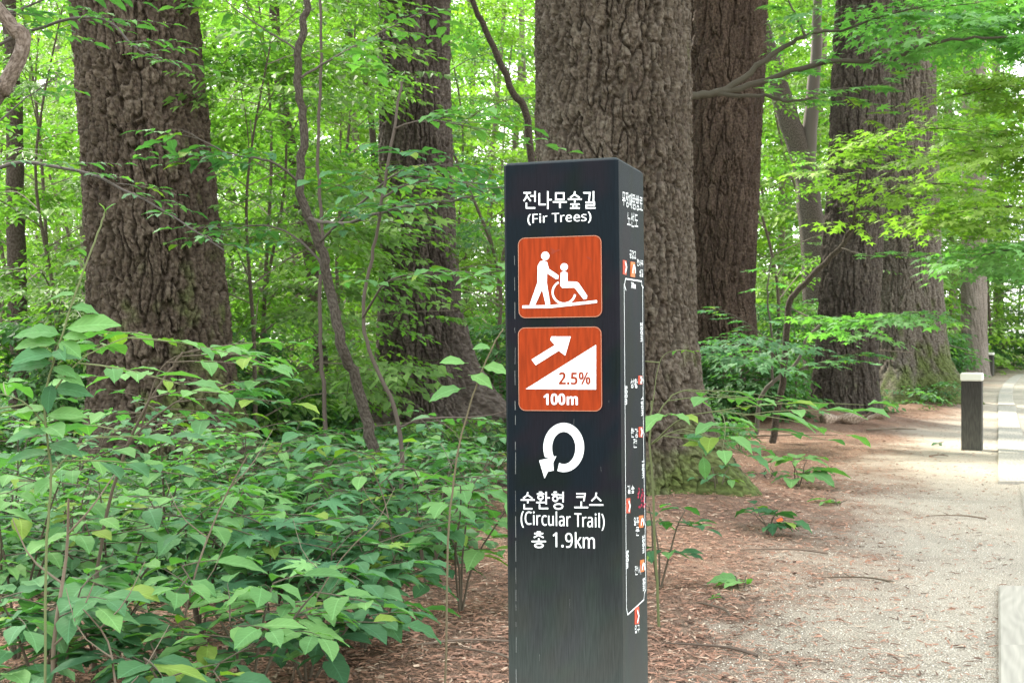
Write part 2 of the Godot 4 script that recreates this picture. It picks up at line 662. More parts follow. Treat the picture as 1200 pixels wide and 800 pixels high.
func fir(called: String, label: String, ax: Array, ys: Array, seg: int, o: Dictionary, crown_low: float, crown_r: float, n_whorl: int) -> void:
	var base := Vector3(ax[0][0], ax[0][1], ax[0][2])
	var top: Array = ax[ax.size() - 1]
	var root := thing(called, label, "fir tree", base, "old fir trees")
	var rel := []
	for a in ax:
		rel.append([a[0] - base.x, a[1] - base.y, a[2] - base.z, a[3]])
	var yr := ys.map(func(y): return y - base.y)
	part("trunk", trunk_mesh(rel, yr, seg, o), M.bark, root)
	var xf := []
	var cs := []
	for w in n_whorl:
		var lm := MB.new()
		lm.col = Color(0.11, 0.09, 0.07)
		var t := float(w) / (n_whorl - 1)
		var y := lerpf(crown_low, top[1] - base.y - 0.4, t)
		var cc := Vector3(lerpf(rel[rel.size() - 2][0], top[0] - base.x, 0.6), y, lerpf(rel[rel.size() - 2][2], top[2] - base.z, 0.6))
		var L := crown_r * (1.0 - 0.88 * t)
		var off := rr(0, TAU)
		for k in 5:
			var az := off + TAU * k / 5.0 + rr(-0.2, 0.2)
			var dir := Vector3(cos(az), 0, sin(az))
			var e := cc + dir * L + Vector3(0, -0.18 * L, 0)
			lm.tube([cc, cc.lerp(e, 0.5) + Vector3(0, 0.05 * L, 0), e], [0.03 * L * 0.5 + 0.01, 0.02, 0.006], 5)
			var ns := maxi(3, int(L * 2.1))
			for s in ns:
				var u := 0.22 + 0.78 * s / ns
				for sd in [-1.0, 1.0]:
					var yaw: float = az + sd * rr(0.5, 1.1)
					var f := Vector3(cos(yaw), rr(-0.25, 0.05), sin(yaw)).normalized()
					var x := Vector3.UP.cross(f).normalized()
					var sc := rr(0.8, 1.4)
					xf.append(Transform3D(Basis(x, f.cross(x), f).scaled(Vector3(sc, sc, sc)), cc.lerp(e, u)))
					cs.append(Color(0.045, 0.085, 0.035) * rr(0.8, 1.3))
			part("limb", lm.done(), M.twig, root)
	scatter("crown", M.frond, M.needle, xf, cs, root)

func big_firs() -> void:
	M.frond = frond_mesh()
	var g := func(x: float, d: float) -> float: return gh((x - 600.0) / F * d, -d) - 0.12
	var A := func(rows: Array, d: float, top: float, x_top: float, y0: float) -> Array:
		# rows: [pixel row, pixel x of the axis, pixel width]; the tree goes on above the picture
		var out := []
		for r in rows:
			var p := P(r[1], r[0], d)
			out.append([p.x, p.y, p.z, r[2] / F * d * 0.5])
		out[0][1] = y0
		out.append([out[out.size() - 1][0] + x_top, top, out[0][2], 0.05])
		return out
	# the fir straight behind the marker
	var y0: float = g.call(726, 8.6)
	var ax: Array = A.call([[580, 728, 196], [450, 724, 190], [250, 719, 180], [0, 718, 178], [-120, 718, 172]], 8.6, 21.0, 0.1, y0)
	fir("fir_tree", "broad straight old fir trunk with grey-brown fissured bark directly behind the black trail marker", ax, levels(y0 - 0.1, 3.75, 480, 21.0, 20), 440,
		{"seed": 1.0, "moss": 0.6, "moss_side": 0.7, "moss_high": 0.35, "flare": 0.36, "flare_h": 0.55, "lobes": [[0.55, 0.22, 0.35, 0.4]], "c0": Color(0.057, 0.044, 0.032), "c1": Color(0.122, 0.103, 0.081), "sx": 0.050, "sy": 0.13, "depth": 0.038}, 8.5, 4.0, 13)
	# the leaning fir on the left
	y0 = g.call(195, 9.5)
	ax = A.call([[575, 198, 176], [450, 191, 160], [300, 182, 152], [100, 164, 144], [0, 156, 142], [-120, 146, 136]], 9.5, 21.5, -1.2, y0)
	fir("fir_tree", "leaning old fir trunk with dark rugged bark rising from the shrubs on the left", ax, levels(y0 - 0.1, 4.2, 400, 21.5, 20), 360,
		{"seed": 2.0, "moss": 0.42, "moss_side": 0.5, "moss_high": 1.6, "flare": 0.42, "flare_h": 0.6, "lobes": [[0.4, 0.22, 0.4, 0.5]], "c0": Color(0.047, 0.035, 0.025), "c1": Color(0.111, 0.088, 0.066), "sx": 0.064, "sy": 0.14, "depth": 0.050}, 8.5, 4.0, 13)
	# the buttressed fir between them
	y0 = g.call(495, 14.0)
	ax = A.call([[519, 500, 122], [430, 494, 100], [300, 489, 88], [100, 486, 83], [0, 485, 82], [-120, 485, 78]], 14.0, 21.0, 0.3, y0)
	fir("fir_tree", "greyish fir trunk with a wide buttressed foot between the left fir and the trail marker", ax, levels(y0 - 0.1, 5.8, 300, 21.0, 16), 220,
		{"seed": 3.0, "moss": 0.35, "moss_side": 2.4, "flare": 0.35, "flare_h": 0.9, "lobes": [[0.35, 0.55, 0.42, 0.75], [2.5, 0.28, 0.4, 0.6]], "c0": Color(0.051, 0.041, 0.035), "c1": Color(0.122, 0.101, 0.087), "sx": 0.065, "sy": 0.30, "depth": 0.045}, 8.5, 3.6, 12)
	# the dark fir just right of the one behind the marker
	y0 = g.call(848, 18.5)
	ax = A.call([[493, 848, 108], [440, 842, 90], [350, 839, 88], [150, 845, 94], [0, 851, 98], [-120, 855, 96]], 18.5, 23.0, 0.4, y0)
	fir("fir_tree", "dark brown fir trunk partly hidden by the broad trunk behind the marker", ax, levels(y0 - 0.1, 7.2, 300, 23.0, 16), 240,
		{"seed": 4.0, "moss": 0.2, "moss_side": 0.4, "flare": 0.38, "flare_h": 0.6, "lobes": [[0.3, 0.35, 0.35, 0.5]], "c0": Color(0.047, 0.033, 0.025), "c1": Color(0.100, 0.073, 0.056), "sx": 0.085, "sy": 0.28, "depth": 0.055}, 9.5, 4.0, 12)
	# the pair at the bend of the path
	y0 = g.call(990, 18.0)
	ax = A.call([[497, 990, 78], [420, 992, 70], [300, 999, 68], [200, 1005, 66], [50, 1012, 66], [-120, 1020, 62]], 18.0, 22.0, 0.8, y0)
	fir("fir_tree", "slimmer dark fir trunk standing in front of the mossy-footed trunk at the path's bend", ax, levels(y0 - 0.1, 7.0, 260, 22.0, 16), 180,
		{"seed": 5.0, "moss": 0.3, "moss_side": 2.0, "flare": 0.25, "flare_h": 0.5, "c0": Color(0.045, 0.037, 0.031), "c1": Color(0.096, 0.083, 0.068), "sx": 0.08, "sy": 0.28, "depth": 0.045}, 9.5, 3.4, 12)
	y0 = g.call(1062, 22.5)
	ax = A.call([[478, 1066, 112], [420, 1062, 92], [300, 1059, 84], [100, 1056, 80], [-120, 1052, 76]], 22.5, 23.0, -0.2, y0)
	fir("fir_tree", "thick pale grey fir trunk with a mossy flared foot, behind a slimmer dark trunk", ax, levels(y0 - 0.1, 9.0, 300, 23.0, 16), 220,
		{"seed": 6.0, "moss": 0.7, "moss_side": 0.9, "moss_high": 1.0, "flare": 0.30, "flare_h": 0.9, "lobes": [[0.7, 0.14, 0.35, 0.7], [2.0, 0.25, 0.3, 0.6], [1.3, 0.2, 0.25, 0.4]], "c0": Color(0.085, 0.073, 0.061), "c1": Color(0.166, 0.147, 0.123), "sx": 0.085, "sy": 0.28, "depth": 0.045}, 10.5, 4.0, 12)
	y0 = g.call(1142, 42.0)
	ax = A.call([[440, 1142, 34], [400, 1142, 30], [250, 1142, 28], [0, 1143, 26], [-120, 1143, 25]], 42.0, 24.0, 0.1, y0)
	fir("fir_tree", "distant pale fir trunk left of the far end of the path", ax, levels(y0 - 0.1, 16.5, 160, 24.0, 12), 60,
		{"seed": 7.0, "moss": 0.3, "moss_side": 2.4, "flare": 0.3, "flare_h": 0.6, "c0": Color(0.162, 0.140, 0.119), "c1": Color(0.251, 0.219, 0.194), "sx": 0.12, "sy": 0.4, "depth": 0.04}, 17.0, 3.0, 7)

# ------------------------------------------------------------------ trail marker
const PW := 0.1005           # half the width of the post
var marker: Node3D

func on_face(x: float, y: float, side: bool) -> Vector2:     # where the sight line through a picture point meets a face of the post, in that face's own axes
	var t := marker.transform.affine_inverse()
	var o := t * Vector3(0, EYE, 0)
	var d := t.basis * Vector3((x - 600.0) / F, (HZ - y) / F, -1.0)
	if side:
		var k := (PW - o.x) / d.x
		return Vector2(-(o.z + d.z * k), o.y + d.y * k)
	var k2 := (PW - o.z) / d.z
	return Vector2(o.x + d.x * k2, o.y + d.y * k2)

const JAMO := {
	"ㄱ": [[.05, .93, .9, .93, .78, .05]], "ㄴ": [[.08, .97, .08, .08, .95, .08]], "ㄷ": [[.92, .93, .08, .93, .08, .07, .95, .07]],
	"ㄹ": [[.05, .95, .92, .95, .92, .53, .08, .53, .08, .06, .97, .06]], "ㅁ": [[.08, .93, .92, .93, .92, .07, .08, .07, .08, .93]],
	"ㅂ": [[.1, 1, .1, .06, .9, .06, .9, 1], [.1, .52, .9, .52]], "ㅅ": [[.5, 1, .42, .5, .04, .02], [.46, .6, .96, .02]],
	"ㅈ": [[.05, .93, .95, .93], [.5, .9, .4, .45, .04, .02], [.45, .55, .96, .02]], "ㅊ": [[.35, 1.08, .65, 1.08], [.08, .8, .92, .8], [.5, .8, .4, .4, .04, .02], [.45, .48, .96, .02]],
	"ㅋ": [[.05, .93, .9, .93, .78, .02], [.05, .5, .85, .5]], "ㅌ": [[.92, .95, .08, .95, .08, .06, .95, .06], [.08, .5, .9, .5]],
	"ㅍ": [[.04, .95, .96, .95], [.02, .06, .98, .06], [.32, .95, .32, .06], [.68, .95, .68, .06]], "ㅎ": [[.35, 1.08, .65, 1.08], [.06, .82, .94, .82], ["o", .5, .32, .34, .3]], "ㅇ": [["o", .5, .5, .44, .46]],
	"ㅏ": [[.35, 1, .35, 0], [.35, .52, .95, .52]], "ㅐ": [[.2, .97, .2, .03], [.8, 1, .8, 0], [.2, .5, .8, .5]], "ㅓ": [[.75, 1, .75, 0], [.05, .55, .75, .55]], "ㅕ": [[.75, 1, .75, 0], [.1, .7, .75, .7], [.1, .4, .75, .4]], "ㅣ": [[.5, 1, .5, 0]],
	"ㅗ": [[0, .1, 1, .1], [.5, .95, .5, .1]], "ㅜ": [[0, .85, 1, .85], [.5, .85, .5, 0]], "ㅡ": [[0, .5, 1, .5]], "ㅛ": [[0, .1, 1, .1], [.32, .95, .32, .1], [.68, .95, .68, .1]]}

func syllable(s: Array) -> Array:                    # [first, vowel, last] -> strokes in a unit box
	var v: String = s[1]
	var last: String = s[2] if s.size() > 2 else ""
	var upright := v in ["ㅏ", "ㅐ", "ㅓ", "ㅕ", "ㅣ"]
	var boxes := []
	if v == "ㅘ":
		boxes = [[s[0], .06, .58, .6, .97], ["ㅗ", .04, .38, .62, .56], ["ㅏ", .62, .32, 1.0, 1.0], [last, .2, .02, .9, .26]]
	elif upright and last:
		boxes = [[s[0], .04, .46, .56, .97], [v, .56, .44, 1.0, 1.0], [last, .18, 0.0, .9, .38 if last == "ㄹ" else .32]]
	elif upright:
		boxes = [[s[0], .04, .18, .54, .9], [v, .58, 0, 1.0, 1.0]]
	elif last:
		boxes = [[s[0], .16, .66, .84, .98], [v, .02, .38, .98, .58], [last, .18, 0.0, .84, .26]]
	else:
		boxes = [[s[0], .14, .5, .86, .95], [v, .02, .06, .98, .44]]
	var out := []
	for b in boxes:
		if b[0] == "":
			continue
		for st in JAMO[b[0]]:
			var line := []
			if st[0] is String:
				for k in 17:
					line.append(Vector2(lerpf(b[1], b[3], st[1] + st[3] * cos(TAU * k / 16)), lerpf(b[2], b[4], st[2] + st[4] * sin(TAU * k / 16))))
			else:
				for k in range(0, st.size(), 2):
					line.append(Vector2(lerpf(b[1], b[3], st[k]), lerpf(b[2], b[4], st[k + 1])))
			out.append(line)
	return out

var layer := 0
func stroke(b: MB, line: Array, w: float, z := 0.0008) -> void:      # a painted line of even width
	for k in line.size() - 1:
		layer = (layer + 1) % 40
		var a: Vector2 = line[k]
		var e: Vector2 = line[k + 1]
		var d := (e - a).normalized()
		var n := Vector2(-d.y, d.x) * w * 0.5
		a -= d * w * 0.42
		e += d * w * 0.42
		var zz := z + layer * 0.00001
		b.quad(Vector3(a.x + n.x, a.y + n.y, zz), Vector3(a.x - n.x, a.y - n.y, zz), Vector3(e.x - n.x, e.y - n.y, zz), Vector3(e.x + n.x, e.y + n.y, zz))

func hangul(b: MB, words: Array, x0: float, y0: float, x1: float, y1: float, w: float, side := false, step := 0.0, z := 0.0008) -> void:
	# words: syllables as arrays, [] for a space; the box in picture points; step: how far the row drops towards its right end
	var n := 0.0
	for s in words:
		n += 1.0 if s.size() else 0.55
	var at := 0.0
	for s in words:
		if s.size():
			for line in syllable(s):
				var pts := []
				for p in line:
					var t: float = (at + 0.05 + 0.88 * p.x) / n
					pts.append(on_face(lerpf(x0, x1, t), lerpf(y1, y0, p.y) + step * t, side))
				stroke(b, pts, w, z)
		at += 1.0 if s.size() else 0.55

func latin(text: String, x0: float, y0: float, x1: float, y1: float, m: Material, parent: Node3D, side := false, z := 0.0, bold := false, turn := 0.0) -> MeshInstance3D:
	var f := SystemFont.new()
	f.font_names = PackedStringArray(["Droid Sans"])
	f.font_weight = 700 if bold else 400
	var t := TextMesh.new()
	t.font = f
	t.text = text
	t.font_size = 64
	t.pixel_size = 0.001
	t.depth = 0.0008
	t.curve_step = 1.0
	var bb := t.get_aabb()
	var lo := on_face(x0, y1, side)
	var hi := on_face(x1, y0, side)
	var arr := t.get_mesh_arrays()
	# the ink's own box
	var vv: PackedVector3Array = arr[Mesh.ARRAY_VERTEX]
	var a := Vector2(1e9, 1e9)
	var e := -a
	for q in vv:
		a = a.min(Vector2(q.x, q.y))
		e = e.max(Vector2(q.x, q.y))
	var o := part("lettering", t, m, parent)
	var c := (lo + hi) * 0.5
	var sz := hi - lo
	if absf(turn) > 0.1:
		o.rotation.z = turn
		o.scale = Vector3(sz.y / (e.x - a.x), absf(sz.x) / (e.y - a.y), 1)
		var ink := Vector2((a.x + e.x) * 0.5 * o.scale.x, (a.y + e.y) * 0.5 * o.scale.y).rotated(turn)
		o.position = Vector3(c.x - ink.x, c.y - ink.y, PW + 0.0006 + z)
	else:
		o.scale = Vector3(sz.x / (e.x - a.x), sz.y / (e.y - a.y), 1)
		o.position = Vector3(c.x - (a.x + e.x) * 0.5 * o.scale.x, c.y - (a.y + e.y) * 0.5 * o.scale.y, PW + 0.0006 + z)
	return o

func rounded(lo: Vector2, hi: Vector2, r: float, n := 6) -> Array:
	var out := []
	for k in 4:
		var c := Vector2(hi.x - r if k in [0, 3] else lo.x + r, hi.y - r if k < 2 else lo.y + r)
		for i in n + 1:
			var th := PI * 0.5 * (k + float(i) / n)
			out.append(c + Vector2(cos(th), sin(th)) * r)
	return out

func slab(b: MB, outline: Array, z0: float, z1: float) -> void:      # a thin plate with an edge
	var f := outline.map(func(p): return Vector3(p.x, p.y, z1))
	b.poly(f)
	for i in outline.size():
		var p: Vector2 = outline[i]
		var q: Vector2 = outline[(i + 1) % outline.size()]
		b.quad(Vector3(p.x, p.y, z1), Vector3(p.x, p.y, z0), Vector3(q.x, q.y, z0), Vector3(q.x, q.y, z1))

func px_poly(pts: Array, x0: float, y0: float, s: float, side := false) -> Array:    # corners read from an enlarged view
	var out := []
	for k in range(0, pts.size(), 2):
		out.append(on_face(x0 + pts[k] / s, y0 + pts[k + 1] / s, side))
	return out

func disc(c: Vector2, r: float, n := 20) -> Array:
	var out := []
	for k in n:
		out.append(c + Vector2(cos(TAU * k / n), sin(TAU * k / n)) * r)
	return out

func flat_mesh(outline: Array, z: float) -> ArrayMesh:
	var b := MB.new()
	slab(b, outline, z - 0.0006, z)
	return b.done(true)

func trail_marker() -> void:
	marker = thing("trail_marker_post", "square black wooden trail marker post with white lettering and two orange pictogram panels", "trail marker", Vector3(0.1242, gh(0.124, -2.248), -2.2483))
	marker.rotation = Vector3(0.0108, -deg_to_rad(18.17), 0.0065)
	var ground_y := marker.position.y
	var top := 1.3239 - ground_y
	# body: chamfered square, paint worn greyer towards the foot
	var paint := mat(0.62, 0.2)
	var gn := noise(FastNoiseLite.TYPE_SIMPLEX_SMOOTH, 0.035, 4, 31)
	paint.albedo_texture = noise_tex(gn, 512, 512, [[0.15, grey(0.86)], [0.5, grey(0.94)], [0.85, grey(1.0)]])
	paint.uv1_triplanar = true
	paint.uv1_scale = Vector3(20.0, 1.0, 20.0)
	paint.heightmap_enabled = true
	paint.heightmap_texture = paint.albedo_texture
	paint.heightmap_scale = 0.12
	var b := MB.new()
	var prof := []
	var ch := 0.0045
	for k in 4:
		var d: Vector2 = [Vector2(-1, 1), Vector2(1, 1), Vector2(1, -1), Vector2(-1, -1)][k]
		var e: Vector2 = [Vector2(1, 1), Vector2(1, -1), Vector2(-1, -1), Vector2(-1, 1)][k]
		var dir := (e - d) * 0.5
		for i in 9:
			prof.append(d * PW + dir * (ch + (2.0 * PW - 2.0 * ch) * i / 8.0))
	var rows := []
	for i in 61:
		rows.append(lerpf(-0.15, top - 0.005, i / 60.0))
	var per := prof.size()
	for y in rows:
		for p in prof:
			var n1: float = NZ.fine.get_noise_3d(p.x * 16.0, y * 2.2, p.y * 16.0)
			var n2: float = NZ.fine.get_noise_3d(p.x * 5.0 + 7.0, y * 4.0, p.y * 5.0)
			var wear := clampf(sst(0.80, 0.32, y + 0.05 * n1) * 0.9 + 0.05 * n2, 0.0, 1.0)
			b.col = Color(0.0075, 0.0105, 0.0118).lerp(Color(0.062, 0.069, 0.063), wear) * (1.0 + 0.07 * n1)
			b.p(Vector3(p.x, y, p.y))
	for j in rows.size() - 1:
		for i in per:
			var a := j * per + i
			var c := j * per + (i + 1) % per
			b.q(a, c, c + per, a + per)
	b.col = Color(0.05, 0.055, 0.055)
	var lid := []
	var last := (rows.size() - 1) * per
	for i in per:
		lid.append(b.p(Vector3(prof[i].x * 0.955, top, prof[i].y * 0.955)))
	for i in per:
		b.q(last + i, last + (i + 1) % per, lid[(i + 1) % per], lid[i])
	var mid := b.p(Vector3(0, top + 0.001, 0))
	for i in per:
		b.t(lid[i], lid[(i + 1) % per], mid)
	part("post", b.done(true), paint, marker)
	var white := mat(0.6, 0.35)
	white.albedo_color = Color(0.80, 0.83, 0.83).linear_to_srgb()
	M.print_white = white
	var W := MB.new()
	hangul(W, [["ㅈ", "ㅓ", "ㄴ"], ["ㄴ", "ㅏ"], ["ㅁ", "ㅜ"], ["ㅅ", "ㅜ", "ㅍ"], ["ㄱ", "ㅣ", "ㄹ"]], 612.5, 224.5, 700.5, 244, 0.0027)
	part("lettering", W.done(true), white, marker, Vector3(0, 0, PW))
	latin("(Fir Trees)", 618.5, 247.5, 693, 263.8, white, marker)
	W = MB.new()
	hangul(W, [["ㅅ", "ㅜ", "ㄴ"], ["ㅎ", "ㅘ", "ㄴ"], ["ㅎ", "ㅕ", "ㅇ"], [], ["ㅋ", "ㅗ"], ["ㅅ", "ㅡ"]], 610, 576.5, 708, 596, 0.0025)
	part("lettering", W.done(true), white, marker, Vector3(0, 0, PW))
	W = MB.new()
	hangul(W, [["ㅊ", "ㅗ", "ㅇ"]], 622.5, 623, 641, 641, 0.0025)
	part("lettering", W.done(true), white, marker, Vector3(0, 0, PW))
	latin("(Circular Trail)", 610.5, 600.8, 708.5, 617.5, white, marker)
	latin("1.9km", 648, 624, 697, 640.5, white, marker)
	# orange panels
	var orange := mat(0.6, 0.2)
	orange.albedo_color = Color(0.26, 0.032, 0.006).linear_to_srgb()
	var on := noise(FastNoiseLite.TYPE_SIMPLEX_SMOOTH, 0.05, 4, 41)
	orange.albedo_texture = noise_tex(on, 256, 256, [[0.2, grey(0.86)], [0.55, grey(0.95)], [0.8, grey(1.0)]])
	orange.uv1_triplanar = true
	orange.uv1_scale = Vector3(11.0, 1.0, 11.0)
	var rim := mat(0.6, 0.3)
	rim.albedo_color = Color(0.40, 0.20, 0.13).linear_to_srgb()
	var panels := []
	for k in 2:
		var lo := on_face(608.3, [372.8, 481.0][k], false)
		var hi := on_face(705.2, [275.3, 382.5][k], false)
		var plate := MB.new()
		slab(plate, rounded(lo, hi, 0.012), 0.0, 0.0016)
		var pn := part("orange_panel", plate.done(true), orange, marker, Vector3(0, 0, PW))
		pn.set_meta("label", ["orange panel with a person pushing a wheelchair up a ramp", "orange panel with a slope, an arrow and the figure 2.5%"][k])
		panels.append(pn)
		var line := rounded(lo + Vector2(0.0006, 0.0006), hi - Vector2(0.0006, 0.0006), 0.0115)
		line.append(line[0])
		var rb := MB.new()
		stroke(rb, line, 0.0009, 0.0020)
		part("rim", rb.done(true), rim, pn)
	var z := 0.0024
	var f1 := func(pts: Array) -> Array: return px_poly(pts, 580, 170, 3.48)
	# person pushing
	var pb := MB.new()
	slab(pb, disc(on_face(580 + 207 / 3.48, 170 + 452 / 3.48, false), 0.0072), 0.0016, z)
	slab(pb, f1.call([186, 474, 200, 471, 214, 476, 222, 505, 262, 532, 259, 546, 250, 546, 214, 522, 213, 560, 227, 648, 209, 651, 194, 588, 165, 653, 143, 652, 175, 560, 176, 492]), 0.0016, z)
	part("walking_figure", pb.done(true), white, panels[0])
	pb = MB.new()
	slab(pb, disc(on_face(580 + 284 / 3.48, 170 + 497 / 3.48, false), 0.0064), 0.0016, z)
	slab(pb, f1.call([270, 520, 284, 514, 297, 520, 298, 556, 334, 557, 343, 562, 378, 614, 376, 626, 364, 629, 326, 581, 276, 582, 268, 572]), 0.0016, z)
	part("seated_figure", pb.done(true), white, panels[0])
	pb = MB.new()
	var arc := []
	for k in 25:
		var th := deg_to_rad(lerpf(122.0, 345.0, k / 24.0))
		arc.append(on_face(580 + (283 + 46 * cos(th)) / 3.48, 170 + (600 - 46 * sin(th)) / 3.48, false))
	stroke(pb, arc, 0.0034, 0.0018)
	part("wheel", pb.done(true), white, panels[0])
	pb = MB.new()
	slab(pb, f1.call([114, 654, 230, 652, 418, 632, 418, 643, 230, 664, 114, 665]), 0.0016, z + 0.0003)
	part("ramp", pb.done(true), white, panels[0])
	pb = MB.new()
	slab(pb, f1.call([228, 418, 250, 430, 262, 424, 268, 428, 248, 436, 236, 446, 228, 440, 234, 432]), 0.0012, 0.0019)
	slab(pb, f1.call([374, 452, 388, 458, 400, 470, 392, 468, 378, 462]), 0.0012, 0.0019)
	var scratch := mat(0.8, 0.3)
	scratch.albedo_color = Color(0.20, 0.03, 0.012).linear_to_srgb()
	part("torn_patch", pb.done(true), scratch, panels[0])
	# slope, arrow, figures
	var f2 := func(pts: Array) -> Array: return px_poly(pts, 580, 370, 3.48)
	part("slope_symbol", flat_mesh(f2.call([127, 298, 414, 118, 414, 300]), z), white, panels[1])
	part("arrow", flat_mesh(f2.call([151, 178, 246, 119, 227, 98, 232, 84, 311, 84, 288, 162, 262, 142, 168, 201]), z), white, panels[1])
	var o := latin("2.5%", 655.5, 435.5, 692.5, 450.5, orange, panels[1], false, 0.0, true)
	o.position.z = z + 0.0005
	o = latin("100m", 637.5, 461, 677.5, 474, white, panels[1], false, 0.0, true)
	o.position.z = 0.0021
	# circular arrow
	pb = MB.new()
	var ring_o := []
	var ring_i := []
	for k in 41:
		var th := deg_to_rad(lerpf(203.0, -108.0, k / 40.0))
		ring_o.append(px_poly([281 + 83 * cos(th), 536 - 100 * sin(th)], 580, 370, 3.48)[0])
		var th2 := deg_to_rad(lerpf(216.0, -112.0, k / 40.0))
		ring_i.append(px_poly([281 + 48 * cos(th2), 538 - 66 * sin(th2)], 580, 370, 3.48)[0])
	ring_i.reverse()
	slab(pb, ring_o + ring_i, 0.0, 0.0008)
	slab(pb, px_poly([181, 589, 251, 571, 238, 598, 240, 630, 217, 634, 203, 662], 580, 370, 3.48), 0.0, 0.0011)
	part("circular_arrow", pb.done(true), white, marker, Vector3(0, 0, PW))
	# worn joint: a broken pale line down the left of the front
	pb = MB.new()
	var y := 300.0
	while y < 795.0:
		var l := rr(4.0, 26.0)
		var a := on_face(603.2 + 0.004 * (y - 300) + rr(-0.3, 0.3), y, false)
		var e := on_face(603.2 + 0.004 * (y + l - 300), y + l, false)
		stroke(pb, [a, e], rr(0.0004, 0.0010), 0.0003)
		y += l + rr(3.0, 22.0)
	for k in 12:
		var a := on_face(rr(612, 716), rr(195, 790), false)
		stroke(pb, [a, a + Vector2(rr(-0.001, 0.001), -rr(0.003, 0.014))], rr(0.0002, 0.0004), 0.0003)
	var chip := mat(0.8, 0.3)
	chip.albedo_color = Color(0.17, 0.18, 0.175).linear_to_srgb()
	part("worn_joint", pb.done(true), chip, marker, Vector3(0, 0, PW))
	side_face(white)

